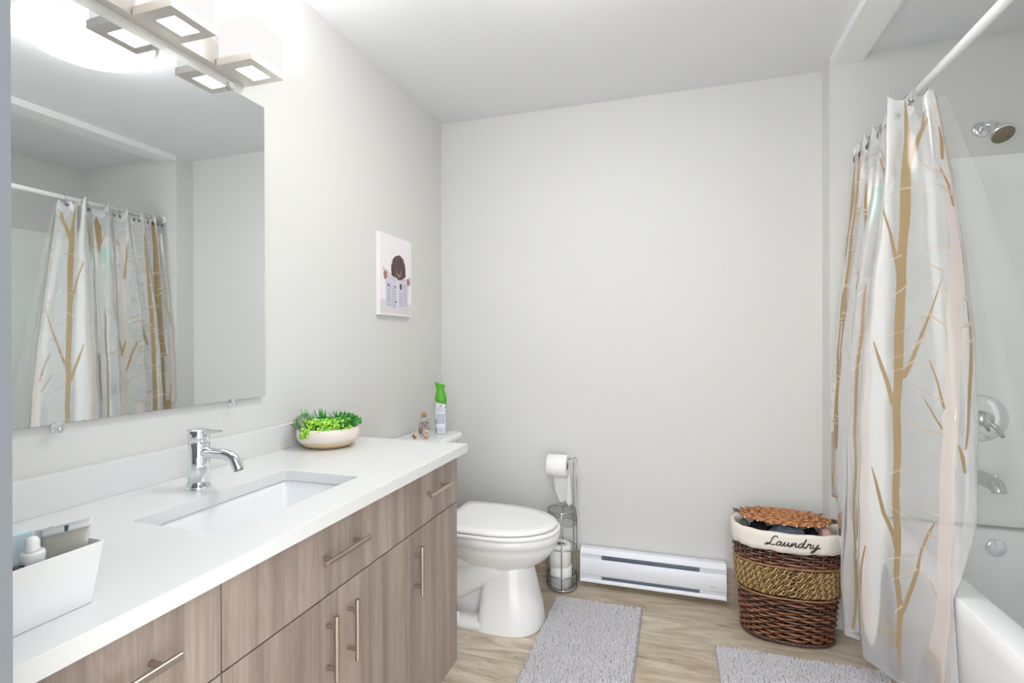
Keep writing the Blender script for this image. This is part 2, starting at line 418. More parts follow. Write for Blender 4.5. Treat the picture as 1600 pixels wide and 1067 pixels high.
# ------------------------------------------------------------------ canvas picture
t = thing('canvas_picture', 'small white canvas of a dachshund reading a newspaper, on the left wall', 'picture', (.011, 2.125, 1.53))
py0, py1, pz0, pz1 = 1.983, 2.268, 1.3485, 1.712
MB().box(.001, .021, py0, py1, pz0, pz1).build('canvas', mat('canvas_white', srgb(240, 237, 238), .7), t, .002)
pr = MB(); W_ = py1-py0; Hh = pz1-pz0
def P2(pts, lay, mi):   # print coordinates 0..1 across, 0..1 up
    pr.poly([(.0212+.00015*lay, py0+u*W_, pz0+v*Hh) for u, v in pts], mi)
def ell(cu, cv, ru, rv, n=20, a0=0): return [(cu+ru*math.cos(2*PI*k/n), cv+rv*math.sin(2*PI*k/n)) for k in range(n)]
pm = [mat('print_floor', srgb(222, 214, 214), .7), mat('print_dog', srgb(92, 74, 72), .7), mat('print_tan', srgb(168, 128, 104), .7),
      mat('print_paper', srgb(214, 212, 224), .7), mat('print_text', srgb(172, 170, 188), .7), mat('print_dark', srgb(70, 66, 80), .7), mat('print_fold', srgb(236, 234, 240), .7), mat('print_robe', srgb(206, 186, 196), .7)]
P2([(0.02, .02), (.98, .02), (.98, .16), (.02, .20)], 0, 0)
P2([(.36, .64), (.34, .50), (.66, .46), (.80, .52), (.78, .66), (.72, .74), (.60, .78), (.46, .75), (.38, .70)], 1, 1)
P2([(.34, .66), (.40, .55), (.42, .50), (.37, .50), (.335, .56)], 2, 5); P2([(.70, .52), (.78, .50), (.79, .60), (.76, .68)], 2, 5)
P2([(.47, .62), (.50, .52), (.57, .48), (.64, .51), (.66, .60), (.60, .53), (.56, .52), (.51, .55)], 3, 2)
P2([(.50, .52), (.57, .49), (.62, .51), (.58, .45), (.53, .46)], 3, 5)
P2([(.08, .585), (.30, .52), (.50, .46), (.50, .40), (.12, .44), (.12, .50)], 3, 7); P2([(.60, .45), (.96, .52), (.95, .42), (.60, .40)], 3, 7)
P2([(.16, .50), (.50, .44), (.54, .43), (.52, .07), (.18, .16)], 4, 3); P2([(.54, .43), (.60, .46), (.90, .46), (.86, .13), (.52, .07)], 4, 3)
P2([(.53, .44), (.55, .44), (.535, .065), (.515, .065)], 5, 6)
P2([(.08, .60), (.14, .52), (.30, .51), (.42, .47), (.24, .50), (.13, .50)], 5, 6)
P2(ell(.16, .49, .055, .05), 6, 2); P2(ell(.88, .45, .05, .045), 6, 2)
for r_ in range(9):
    for (u0, u1, sh) in ((.21, .33, -.012), (.36, .48, -.03), (.58, .69, -.01), (.71, .83, .01)):
        vv = .405-r_*.032+sh
        if .09 < vv < .42 and not (r_ < 3 and u0 in (.58,)): P2([(u0, vv), (u1, vv-.004), (u1, vv-.018), (u0, vv-.014)], 5, 4)
P2(ell(.635, .375, .035, .045, 12), 6, 5); P2([(.23, .385), (.27, .383), (.27, .36), (.23, .362)], 6, 5); P2([(.44, .37), (.47, .37), (.47, .35), (.44, .35)], 6, 5); P2([(.46, .185), (.50, .18), (.50, .16), (.46, .165)], 6, 5)
pr.build('printed_picture', pm, t)

# ------------------------------------------------------------------ toilet
TY = 2.195
t = thing('toilet', 'white two-piece toilet with closed lid between the cabinet and the far wall', 'toilet', (.40, TY, 0))
def egg(xb, xf, hw, z, n=72, back=2.6, front=2.0, ff=.5, yc=TY):
    """D-shaped outline: squarish back, round front; widest at fraction ff"""
    xm = xb+(xf-xb)*ff; out = []
    for k in range(n):
        q = 2*PI*k/n; c, s = math.cos(q), math.sin(q)
        if c >= 0: e = 2/front; x = xm+(xf-xm)*abs(c)**e
        else: e = 2/back; x = xm-(xm-xb)*abs(c)**e
        y = yc+hw*math.copysign(abs(s)**(e), s)
        out.append((x, y, z))
    return out
b = MB()
b.loft([egg(.33, .60, .060, .235, back=2, ff=.5), egg(.30, .66, .105, .255, back=2.2), egg(.27, .712, .145, .290, back=2.4), egg(.25, .742, .170, .325), egg(.245, .758, .182, .352), egg(.244, .757, .181, .368),
        egg(.243, .766, .190, .373), egg(.243, .768, .191, .404), egg(.245, .764, .187, .408), egg(.30, .70, .13, .408), egg(.32, .68, .11, .39)], True)
b.build('bowl', M['porc'], t)
p = MB()
def pedx(xb, xf, hw, z, hb): return egg(xb, xf, hw, z, back=5, front=2.6, ff=.35)
p.loft([pedx(.425, .700, .148, .0008, 0), pedx(.427, .697, .145, .02, 0), pedx(.432, .690, .132, .08, 0), pedx(.438, .672, .118, .15, 0), pedx(.443, .656, .104, .22, 0), pedx(.445, .645, .095, .28, 0), pedx(.445, .64, .09, .30, 0)])
p.build('pedestal', M['porc'], t, .003, angle=50)
f = MB()
f.loft([[(x, TY+s*0, z) for x, s, z in ()] or egg(.10, .62, .143, .0008, back=4, front=3), egg(.10, .62, .143, .022, back=4, front=3), egg(.105, .62, .135, .034, back=4, front=3), egg(.15, .60, .09, .040, back=4, front=3)])
f.build('foot', M['porc'], t)
tw = MB()
for s_ in (-1, 1):
    tw.tube(bez([(.50, TY+s_*.045, .27), (.40, TY+s_*.062, .215), (.30, TY+s_*.068, .165), (.22, TY+s_*.06, .17), (.17, TY+s_*.04, .25)], 8), [.072]*16+[.06]*17, 20)
    tw.tube(bez([(.56, TY+s_*.03, .315), (.47, TY+s_*.055, .320), (.38, TY+s_*.075, .30), (.28, TY+s_*.07, .27), (.20, TY+s_*.05, .26)], 6), .058, 18)
tw.loft([egg(.12, .46, .07, .03, back=3, front=3), egg(.13, .46, .062, .12, back=3, front=3), egg(.10, .45, .06, .25, back=3, front=3), egg(.05, .40, .10, .36, back=4, front=3), egg(.03, .36, .16, .385, back=5, front=3), egg(.03, .36, .165, .405, back=5, front=3)])
tw.build('trapway', M['porc'], t)
for s_ in (-1, 1):
    MB().lathe([(.016, 0), (.016, .008), (.012, .018), (.001, .021)], (.335, TY+s_*.112, .036), 20).build('bolt_cap', M['seatp'], t)
MB().loft([egg(.262, .766, .191, .4095, back=5), egg(.259, .770, .195, .414, back=5), egg(.259, .770, .195, .422, back=5), egg(.263, .766, .191, .4265, back=5)]).build('seat', M['seatp'], t)
MB().loft([egg(.273, .752, .188, .4290, back=14, ff=.42), egg(.270, .757, .1925, .4325, back=14, ff=.42), egg(.270, .757, .1925, .4405, back=14, ff=.42), egg(.274, .752, .188, .4455, back=14, ff=.42), egg(.30, .71, .15, .4475, back=6, ff=.42)]).build('lid', M['seatp'], t)
for s_ in (-1, 1):
    MB().box(.242, .272, TY+s_*.075-.018, TY+s_*.075+.018, .409, .432).build('hinge', M['seatp'], t, .004)
MB().loft([rrect(.016, .185, TY-.175, TY+.175, .03, .395), rrect(.014, .205, TY-.19, TY+.19, .035, .52), rrect(.012, .218, TY-.198, TY+.198, .035, .745)]).build('tank', M['porc'], t, .002)
MB().loft([rrect(.005, .228, TY-.206, TY+.208, .02, .7455), rrect(.002, .235, TY-.212, TY+.213, .02, .752), rrect(.002, .235, TY-.212, TY+.213, .02, .770), rrect(.007, .228, TY-.206, TY+.207, .018, .780)]).build('tank_lid', M['porc'], t)
lv = MB(); lv.lathe([(.001, 0), (.012, 0), (.012, .01), (.001, .012)], (.2175, TY-.15, .70), 16, 'X'); lv.tube([(.229, TY-.15, .70), (.232, TY-.08, .694)], .005, 10)
lv.build('flush_lever', M['chrome'], t)

# ------------------------------------------------------------------ things on the toilet tank
TZ = .7805
cx, cy = .150, 2.325
t = thing('air_freshener_can', 'green-topped white air freshener spray can on the toilet tank', 'spray can', (cx, cy, TZ))
m = mat('can_printed', srgb(205, 212, 222), .3, .3); n = NT(m)
MB().lathe([(.001, 0), (.0265, 0), (.0285, .003), (.0285, .150), (.0275, .165), (.024, .175), (.001, .176)], (cx, cy, TZ), 36).build('can_body', m, t)
lab = MB()
def cyl_patch(mb, r, a0, a1, z0, z1, mi=0, c=(cx, cy), base=TZ, n=8):
    vs = []; fs = []
    for k in range(n+1):
        a = math.radians(a0+(a1-a0)*k/n)
        for z in (z0, z1): vs.append((c[0]+r*math.cos(a), c[1]+r*math.sin(a), base+z))
    for k in range(n): fs.append((2*k, 2*k+2, 2*k+3, 2*k+1))
    mb.add(vs, fs, mi)
lm = [mat('label_text_grey', srgb(176, 182, 200), .5), mat('label_white', srgb(232, 236, 244), .5), mat('label_dark', srgb(74, 70, 100), .5), mat('label_green', srgb(140, 190, 160), .5)]
FA = -68.0     # side of the can that faces the room
cyl_patch(lab, .0287, FA-70, FA+62, .004, .148, 1, n=20)
cyl_patch(lab, .0289, FA-38, FA+38, .052, .098, 0)
for k in range(7): cyl_patch(lab, .0290, FA-30, FA+(34 if k % 2 else 22), .056+k*.006, .0575+k*.006, 1)
for z0 in (.108, .116, .124): cyl_patch(lab, .0289, FA-34, FA+30, z0, z0+.003, 0)
cyl_patch(lab, .0289, FA-12, FA+14, .130, .142, 0)
cyl_patch(lab, .0291, FA-58, FA-46, .048, .072, 2)
for k in range(7): cyl_patch(lab, .0291, FA-60, FA-36, .008+k*.0032, .0095+k*.0032, 2)
for k in range(4): cyl_patch(lab, .0289, FA-20, FA+30, .010+k*.006, .013+k*.006, 0)
cyl_patch(lab, .0291, FA+50, FA+58, .01, .12, 3); cyl_patch(lab, .0292, FA+48, FA+60, .124, .134, 2); cyl_patch(lab, .0292, FA+51, FA+57, .06, .068, 2)
lab.build('label', lm, t)
gm = mat('green_plastic', srgb(92, 178, 42), .35)
rings = []
for (z, r, tilt, sx) in ((.150, .0288, .35, 0), (.170, .0285, .15, 0), (.185, .0265, 0, 0), (.200, .0225, 0, -.001), (.214, .0195, 0, -.002), (.222, .0195, -.1, -.003), (.232, .0235, -.2, -.004), (.240, .0265, -.3, -.004), (.243, .0262, -.33, -.004), (.2445, .020, -.33, -.004)):
    ring = []
    for k in range(32):
        q = 2*PI*k/32; x, y = r*math.cos(q), r*math.sin(q)
        # slope runs along the room-facing tangent direction
        s_ = x*math.cos(math.radians(FA+90))+y*math.sin(math.radians(FA+90))
        ring.append((cx+x+sx, cy+y, TZ+z-(tilt*s_*1.0 if z < .18 else -tilt*s_)))
    rings.append(ring)
for r_ in rings[6:]:
    pass
MB().loft(rings).build('green_cap', gm, t)
# shell bottle
bx_, by_ = .078, 2.285
t = thing('shell_bottle', 'little corked glass bottle filled with tiny shells on the toilet tank', 'bottle', (bx_, by_, TZ))
MB().lathe([(.001, 0), (.0235, 0), (.025, .003), (.025, .062), (.021, .074), (.0105, .081), (.0105, .088), (.009, .088), (.009, .080), (.0195, .073), (.0235, .061), (.0235, .004), (.001, .003)], (bx_, by_, TZ), 28).build('glass', mat('bottle_glass', (.97, .98, .97), .03, Transmission_Weight=.95, IOR=1.2), t)
sb = MB(); cols = [mat('tiny_shell_%d' % k, srgb(*c), .6) for k, c in enumerate(((206, 176, 152), (150, 112, 92), (118, 84, 74), (228, 206, 190), (178, 140, 116)))]
for k in range(230):
    a = random.random()*2*PI; r = .0205*math.sqrt(random.uniform(.25, 1)); z = .006+random.random()*.056
    if z > .058: r *= .7
    sb.ball((bx_+r*math.cos(a), by_+r*math.sin(a), TZ+z), random.uniform(.0022, .0036), 6, 4, (1, .7, .6), Matrix.Rotation(random.random()*3, 3, 'X'), random.choice((0, 0, 1, 1, 2, 3, 4)))
o = sb.build('tiny_shells', cols, t, kind='stuff')
MB().lathe([(.001, .082), (.0088, .082), (.0115, .100), (.0112, .106), (.001, .107)], (bx_, by_, TZ), 18).build('cork', mat('cork', srgb(196, 160, 124), .9), t)
shm = [mat('shell_tan', srgb(214, 190, 166), .5), mat('shell_brown', srgb(138, 100, 76), .5)]
def shell(x, y, s, rz, label):
    mb = MB(); path = []; rr = []
    for k in range(46):      # tapering coiled whelk
        u = k/45; a = u*2*PI*3; r = s*.42*(1-u)**.9
        path.append((math.cos(a)*r, s*1.5*u-s*.55, math.sin(a)*r)); rr.append(max(s*.40*(1-u), .0003))
    mb.tube(path, rr, 10)
    R3 = Matrix.Rotation(rz, 3, 'Z'); mb.v = [tuple(R3 @ Vector(v)) for v in mb.v]
    zmin = min(v[2] for v in mb.v); mb.v = [(v[0]+x, v[1]+y, v[2]-zmin+TZ) for v in mb.v]
    mb.mi = [1 if (i//40) % 3 == 2 else 0 for i in range(len(mb.f))]
    o = mb.build('seashell', shm); tag(o, label, 'seashell', 'seashells on the toilet tank'); return o
shell(.112, 2.232, .025, .7, 'largest spiral seashell, lying nearest the corked bottle on the tank')
shell(.088, 2.165, .020, 2.4, 'small brown and cream seashell, leftmost on the toilet tank')
shell(.150, 2.178, .018, -1.0, 'small striped seashell between its larger neighbour and the worktop edge')

# ------------------------------------------------------------------ toilet paper stand
sx_, sy_, sr = .703, 2.560, .072
t = thing('toilet_paper_stand', 'round chrome wire toilet paper stand between toilet and heater', 'toilet paper stand', (sx_, sy_, 0))
def circ(r, z, n=40, c=(sx_, sy_)): return [(c[0]+r*math.cos(2*PI*k/n), c[1]+r*math.sin(2*PI*k/n), z) for k in range(n)]
m = bpy.data.materials.new('wire_mesh_band'); m.use_nodes = True; n = NT(m)
n.b.inputs['Base Color'].default_value = (.42, .43, .44, 1); n.b.inputs['Metallic'].default_value = 1; n.b.inputs['Roughness'].default_value = .25
M['mesh'] = m
def band(name, z0, z1):
    k = MB(); k.tube(circ(sr, z0), .0022, 8, closed=True); k.tube(circ(sr, z1), .0030, 8, closed=True)
    nh = 6
    for q in range(1, nh): k.tube(circ(sr, z0+(z1-z0)*q/nh, 36), .0006, 4, closed=True)
    for q in range(72):
        a = 2*PI*q/72; k.tube([(sx_+sr*math.cos(a), sy_+sr*math.sin(a), z0), (sx_+sr*math.cos(a), sy_+sr*math.sin(a), z1)], .0006, 4, caps=False)
    return k.build(name, M['steel'], t)
band('top_basket', .322, .388); band('base_basket', .008, .072)
MB().lathe([(.001, .004), (.0735, .004), (.0745, .008), (.0735, .012), (.001, .012)], (sx_, sy_, 0), 40).build('base_plate', M['steel'], t)
MB().tube(circ(sr, .205), .0028, 8, closed=True).build('middle_ring', M['steel'], t)
for a in (-80, 10, 100, 190):
    q = math.radians(a); x, y = sx_+(sr+.003)*math.cos(q), sy_+(sr+.003)*math.sin(q)
    k = MB()
    if a == 10: continue
    k.tube([(x, y, .003), (x, y, .388)], .0028, 8); k.build('upright', M['steel'], t)
q = math.radians(8); px_, py_ = sx_+(sr-.012), sy_-.004
k = MB(); k.tube(bez([(px_, py_, .012), (px_, py_, .30), (px_, py_, .62), (px_-.002, py_, .640), (px_-.012, py_, .647), (px_-.03, py_, .640), (px_-.055, py_, .628), (px_-.115, py_, .628)], 6), .0032, 10)
k.tube([(px_+.016, py_-.002, .012), (px_+.016, py_-.002, .648)], .0028, 10); k.tube(bez([(px_+.016, py_-.002, .646), (px_+.008, py_-.001, .652), (px_, py_, .648)], 4), .0026, 8)
k.build('roll_arm', M['steel'], t)
def roll(c, axis, L, r, label, grp, tail=False, wob=0):
    o_ = thing('toilet_roll', label, 'toilet roll', c, grp)
    def prof(h0, h1, rr): return [(.0205, h0), (rr-.002, h0), (rr, h0+.002), (rr, h1-.002), (rr-.002, h1), (.0205, h1), (.0205, h0)]
    mb = MB(); seg = 40; rings = []
    for (rr, h) in prof(-L/2 if axis == 'X' else 0, L/2 if axis == 'X' else L, r):
        ring = []
        for kk in range(seg):
            a = 2*PI*kk/seg; w_ = 1+wob*math.sin(3*a+h*60)+wob*.6*math.sin(7*a) if rr > .03 else 1
            x, y = rr*w_*math.cos(a), rr*w_*math.sin(a)
            ring.append((c[0]+h, c[1]+x, c[2]+y) if axis == 'X' else (c[0]+x, c[1]+y, c[2]+h))
        rings.append(ring)
    mb.loft(rings, False); mb.build('tissue', M['paper'], o_)
    h0, h1 = (-L/2+.001, L/2-.001) if axis == 'X' else (.001, L-.001)
    MB().lathe([(.0202, h0), (.0202, h1), (.0190, h1), (.0190, h0), (.0202, h0)], c, 28, axis).build('cardboard_tube', M['card'], o_)
    if tail:
        vs = []; fs = []; n1 = 16
        for i in range(n1+1):
            u = i/n1; z = c[2]-u*.205; y = c[1]+r-.001-.004*math.sin(u*5)
            wl = L/2*(1-.05*u); 
            for kk in range(7):
                s_ = -1+2*kk/6; zz = z + (.055*max(0, -s_)*u*u + .02*math.sin(kk*2.1)*u*u)
                vs.append((c[0]+s_*wl+.012*u, y+.006*math.sin(kk*1.7+u*3)*u, zz))
        for i in range(n1):
            for kk in range(6): a0 = i*7+kk; fs.append((a0, a0+1, a0+8, a0+7))
        q_ = MB().add(vs, fs); so = q_.build('hanging_sheet', M['paper'], o_)
        md = so.modifiers.new('thick', 'SOLIDIFY'); md.thickness = .0012
    return o_
roll((px_-.080, py_, .6065), 'X', .100, .056, 'toilet roll hanging on the arm of the chrome stand, loose sheet dangling', 'toilet rolls on the stand', True)
roll((sx_-.006, sy_+.001, .0125), 'Z', .100, .054, 'lower of the two toilet rolls stored upright in the chrome stand', 'toilet rolls on the stand', False, .016)
roll((sx_-.010, sy_-.001, .1135), 'Z', .104, .0545, 'upper of the two toilet rolls stored upright in the chrome stand', 'toilet rolls on the stand', False, .004)

# ------------------------------------------------------------------ baseboard heater
hx0, hx1, hy0, hy1 = .790, 1.470, 2.588, D-.0135
t = thing('baseboard_heater', 'white electric baseboard heater on the far wall', 'heater', ((hx0+hx1)/2, 2.62, .03))
def prism(pr_, x0, x1, mb=None, mi=0):
    mb = mb or MB(); mb.loft([[(x0, y, z) for y, z in pr_], [(x1, y, z) for y, z in pr_]], True, True, mi, False); return mb
S = MB()
back = [(hy1, .030), (hy1-.003, .030), (hy1-.003, .188), (hy0+.018, .188), (hy0+.006, .176), (hy0+.004, .168), (hy0+.001, .168), (hy0+.003, .178), (hy0+.016, .1925), (hy1, .1925)]
prism(back, hx0, hx1).build('top_cover', M['heater'], t, .0005)
prism([(hy0, .066), (hy0-.002, .07), (hy0-.002, .134), (hy0+.004, .146), (hy0+.006, .144), (hy0+.001, .133), (hy0+.001, .07), (hy0+.004, .062)], hx0+.001, hx1-.001).build('front_panel', M['heater'], t, .0004)
prism([(hy0-.002, .030), (hy0-.002, .038), (hy0+.003, .047), (hy0+.006, .046), (hy0+.001, .037), (hy0+.001, .033), (hy1-.004, .033), (hy1-.004, .030)], hx0+.001, hx1-.001).build('bottom_rail', M['heater'], t, .0004)
for a, b_ in ((hx0, hx0+.105), (hx1-.118, hx1-.0045)):
    MB().box(a+.0015, b_, hy0+.009, hy1-.004, .034, .186).build('junction_box', M['heater'], t, .001)
for x in (hx0, hx1-.003):
    prism([(hy1, .028), (hy0-.0035, .028), (hy0-.0035, .172), (hy0+.014, .1935), (hy1, .1935)], x-.0005, x+.0035).build('end_cap', M['heater'], t, .0006)
fn = MB()
for k in range(80):
    x = hx0+.112+k*(hx1-hx0-.24)/79; fn.box(x, x+.0009, hy0+.012, hy1-.023, .045, .172)
fn.tube([(hx0+.108, hy0+.035, .105), (hx1-.12, hy0+.035, .105)], .006, 10); fn.build('fins', M['fins'], t, kind='stuff')
MB().box(hx0+.106, hx1-.119, hy1-.022, hy1-.0045, .036, .185).build('back_plate', M['fins'], t)
lg = MB(); 
for k, (a, b_, h_) in enumerate(((0, .006, .004), (.008, .011, .003), (.013, .016, .003), (.018, .021, .0035), (.023, .027, .003))): lg.box(hx1-.070+a, hx1-.070+b_, hy0-.0025, hy0-.0021, .084, .084+h_)
lg.build('maker_mark', mat('grey_print', srgb(150, 156, 168), .6), t)

# ------------------------------------------------------------------ planter with succulents
pcx, pcy = .137, 1.478
t = thing('succulent_planter', 'round cream ceramic bowl of green succulents on the worktop', 'potted plant', (pcx, pcy, ZT))
MB().lathe([(.001, .0005), (.060, .0005), (.072, .004), (.086, .013), (.0935, .0225), (.001, .0225)], (pcx, pcy, ZT), 56).build('wooden_base', mat('pale_wood_glaze', srgb(214, 190, 148), .5), t)
MB().lathe([(.0936, .0225), (.0985, .032), (.1010, .045), (.0995, .060), (.0965, .0665), (.0935, .0665), (.094, .058), (.090, .045), (.001, .045)], (pcx, pcy, ZT), 56).build('bowl', mat('cream_ceramic', srgb(232, 222, 214), .5), t)
MB().lathe([(.001, .0455), (.092, .0455), (.0915, .055), (.05, .058), (.001, .060)], (pcx, pcy, ZT), 40).build('soil', mat('soil', srgb(84, 66, 52), .95), t)
def leafmat(nm, c, r=.5): return mat(nm, srgb(*c), r, spec=.3, Subsurface_Weight=.0)
def leaf(mb, base, d, L, wd, th, curl=.3, n=5, mi=0, point=1.0):
    d = Vector(d).normalized(); side = d.cross(Vector((0, 0, 1)))
    if side.length < .05: side = Vector((1, 0, 0))
    side.normalize(); nrm = side.cross(d).normalized(); rings = []
    for i in range(n+1):
        u = i/n; p_ = Vector(base)+d*L*u+nrm*curl*L*u*u
        ww = wd*(math.sin(PI*min(.98, .12+.86*u))**.7)*(1-point*max(0, u-.6)); tt = th*(1-.8*u)+.0003
        rings.append([p_+side*ww, p_+nrm*tt, p_-side*ww, p_-nrm*tt])
    mb.loft(rings, True, True, mi)
def rosette(c, R, layers, cols, name, tilt=(0, 0)):
    mb = MB()
    for L in range(layers):
        el = .15+1.15*L/layers; nl = 7 if L else 9
        for k in range(nl):
            a = 2*PI*(k+.5*(L % 2))/nl+.3*L; d = Vector((math.cos(a)*math.cos(el)+tilt[0], math.sin(a)*math.cos(el)+tilt[1], math.sin(el)))
            leaf(mb, Vector(c)+Vector((0, 0, .003*L)), d, R*(1-.10*L), R*.30*(1-.08*L), R*.10, .22, 5, random.randrange(len(cols)))
    mb.build(name, cols, t)
gg = [leafmat('sage_leaf', (142, 166, 130)), leafmat('sage_leaf_light', (172, 190, 156)), leafmat('sage_leaf_dark', (96, 128, 92))]
br = [leafmat('bright_leaf', (60, 168, 60)), leafmat('bright_leaf_light', (110, 200, 84)), leafmat('bright_leaf_dark', (34, 120, 46))]
li = [leafmat('lime_bead', (150, 206, 62)), leafmat('lime_bead_light', (190, 222, 104)), leafmat('lime_bead_dark', (98, 176, 50))]
dk = [leafmat('deep_leaf', (36, 112, 48)), leafmat('deep_leaf_mid', (62, 146, 62)), leafmat('deep_leaf_light', (104, 180, 88))]
LZ = ZT+.060
rosette((pcx-.055, pcy-.060, LZ+.008), .042, 6, gg, 'sage_rosette', (-.1, -.2))
rosette((pcx-.078, pcy-.018, LZ+.014), .040, 6, gg, 'sage_rosette', (-.2, 0))
rosette((pcx-.032, pcy-.078, LZ+.0), .026, 4, gg, 'sage_rosette', (0, -.3))
sp_ = MB()
for (ox, oy, nn_, hh) in ((-.035, .02, 34, .046), (.005, .045, 30, .044), (.0, -.005, 26, .038), (-.06, -.03, 8, .052)):
    for k in range(nn_):
        a = random.random()*2*PI; el = random.uniform(.55, 1.5); L = hh*random.uniform(.8, 1.5)
        leaf(sp_, (pcx+ox+random.uniform(-.012, .012), pcy+oy+random.uniform(-.012, .012), LZ-.002), (math.cos(a)*math.cos(el), math.sin(a)*math.cos(el), math.sin(el)), L, .0030, .0012, .1, 4, random.randrange(3))
sp_.build('spiky_tuft', br, t)
fo = MB()
for k in range(150):
    a = random.random()*2*PI; r = .062*math.sqrt(random.random()); x = pcx-.005+r*math.cos(a); y = pcy+.005+r*math.sin(a)
    leaf(fo, (x, y, LZ+.004+.010*random.random()), (math.cos(a+random.uniform(-.8, .8)), math.sin(a+random.uniform(-.8, .8)), random.uniform(.5, 1.6)), random.uniform(.014, .022), .0048, .0018, .2, 4, random.randrange(3))
fo.build('leafy_filling', br, t)
bd = MB()
for k in range(420):      # beads of the trailing succulent at the front
    a = random.uniform(-2.0, .1); r = random.uniform(.030, .096); x = pcx+r*math.cos(a)*1.0; y = pcy+r*math.sin(a)
    z = LZ+.006+.020*math.sin(min(1, (r-.02)/.09)*PI)+random.uniform(-.006, .010)
    if r > .088: z -= .010
    bd.ball((x, y, z), random.uniform(.0036, .0056), 8, 6, (1, 1, 1.15), None, random.choice((0, 0, 1, 2)))
for k in range(26):       # a strand hanging over the rim
    a = -1.72+random.uniform(-.16, .16); u = random.random()
    bd.ball((pcx+(.1005+.004*u)*math.cos(a), pcy+(.1005+.004*u)*math.sin(a), LZ+.012-.030*u), .0048, 8, 6, (1, 1, 1.15), None, random.choice((0, 1, 2)))
bd.build('bead_cluster', li, t)
dc = MB()
for k in range(260):
    a = random.uniform(-.55, 1.6); r = random.uniform(.040, .104); x = pcx+r*math.cos(a); y = pcy+r*math.sin(a)
    z = LZ+.006+.022*math.sin(min(1, (r-.02)/.095)*PI)+random.uniform(-.005, .008)
    leaf(dc, (x, y, z), (random.uniform(-1, 1)+math.cos(a), random.uniform(-1, 1)+math.sin(a), random.uniform(.1, 1.3)), random.uniform(.009, .014), .0042, .0018, .3, 4, random.randrange(3))
dc.build('dark_cluster', dk, t)
lf = MB()
for k in range(12):
    a = -.95+.16*k; leaf(lf, (pcx+.070*math.cos(a), pcy+.070*math.sin(a), LZ+.004), (math.cos(a+.9), math.sin(a+.9), .12), .034, .0075, .003, .1, 5, k % 3)
lf.build('broad_leaves', br, t)

# ------------------------------------------------------------------ tray and toiletries on the near end of the worktop
ty0, ty1, tx0, tx1 = .306, .499, .396, .499
t = thing('storage_tray', 'open white plastic tray of toiletries on the near end of the worktop', 'tray', (.45, .40, ZT))
b = MB(); z0, z1 = ZT+.0006, ZT+.084
def q4(x0, x1, y0, y1, z, r=.004): return rrect(x0, x1, y0, y1, r, z, 3)
b.loft([q4(tx0, tx1, ty0, ty1, z0), q4(tx0-.016, tx1+.016, ty0-.001, ty1+.005, z1), q4(tx0-.0135, tx1+.0135, ty0+.0015, ty1+.0025, z1), q4(tx0+.0025, tx1-.0025, ty0+.0025, ty1-.0025, z0+.003)], True)
b.build('tray_shell', M['white'], t, .0006)
zi = z0+.0036
o = MB().box(.400, .428, .36, .470, zi, .981).build('blue_box', mat('pale_blue_card', srgb(196, 216, 224), .6), None, .001)
tag(o, 'pale blue carton at the back of the white tray, behind the dropper bottle', 'box')
t = thing('squeeze_tube', 'beige squeeze tube with white crimped end in the white tray', 'tube', (.475, .475, zi))
A_ = Vector((.447, .4735)); B_ = Vector((.5015, .4925)); C_ = (A_+B_)/2; dd = (B_-A_).normalized(); nn_ = Vector((-dd.y, dd.x))
def tring(hw, th, z, sh=0, n=20, lean=0):
    out = []
    for k in range(n):
        a = 2*PI*k/n; x = math.copysign(abs(math.cos(a))**.8, math.cos(a))*hw*1.09; y = math.sin(a)*th
        p_ = C_+dd*(x+sh)+nn_*(y+lean); out.append((p_.x, p_.y, z+x*.24*min(1, max(0, (z-.91)*16))))
    return out
ln = lambda z: (z-.93)*.08
Z = [(.0225, .0130, .905), (.0245, .0115, .925), (.0265, .0085, .950), (.0285, .005, .972), (.0292, .0026, .981)]
MB().loft([tring(a, b_*.9, z, 0, 20, -.006+ln(z)) for a, b_, z in Z]).build('tube_body', mat('beige_tube', srgb(182, 178, 166), .45), t)
MB().loft([tring(a, b_, z, 0, 20, -.006+ln(z)) for a, b_, z in ((.0293, .0024, .9811), (.0300, .0014, .985), (.0305, .0012, .9915))]).build('crimped_end', M['white'], t)
MB().loft([tring(.013, .0125, zi, 0, 20, -.006), tring(.013, .0125, .9045, 0, 20, -.006)]).build('tube_cap', M['white'], t)
p_ = C_+dd*.003; MB().box(p_.x-.0012, p_.x+.0022, p_.y-.0052, p_.y-.0012, .9825, .9898).build('registration_mark', mat('slate', srgb(70, 80, 88), .6), t)
dx, dy = .4795, .4407
t = thing('dropper_bottle', 'white dropper bottle standing at the front of the white tray', 'bottle', (dx, dy, zi))
MB().lathe([(.001, 0), (.0135, 0), (.0145, .002), (.0145, .060), (.010, .0665), (.001, .0665)], (dx, dy, zi), 28).build('glass_body', mat('frosted_bottle', srgb(214, 218, 216), .3), t)
zc = zi+.067
MB().lathe([(.001, 0), (.0122, 0), (.0128, .001), (.0128, .015), (.0118, .0175), (.001, .0175)], (dx, dy, zc), 32).build('screw_collar', M['white'], t)
MB().lathe([(.001, .0178), (.0085, .0178), (.0078, .021), (.0072, .0225), (.0074, .0285), (.0066, .0325), (.004, .0350), (.0005, .0358)], (dx, dy, zc), 28).build('rubber_bulb', M['white'], t)
t = thing('black_capped_bottle', 'black-capped clear bottle beside the dropper bottle, left edge of the tray', 'bottle', (.484, .4213, zi))
MB().lathe([(.001, 0), (.010, 0), (.0105, .002), (.0105, .046), (.001, .047)], (.4840, .4213, zi), 24).build('bottle_body', mat('clear_cosmetic', srgb(205, 210, 205), .15), t)
MB().lathe([(.001, .0472), (.0075, .0472), (.0078, .049), (.0076, .072), (.001, .073)], (.4840, .4213, zi), 24).build('black_cap', M['black'], t)
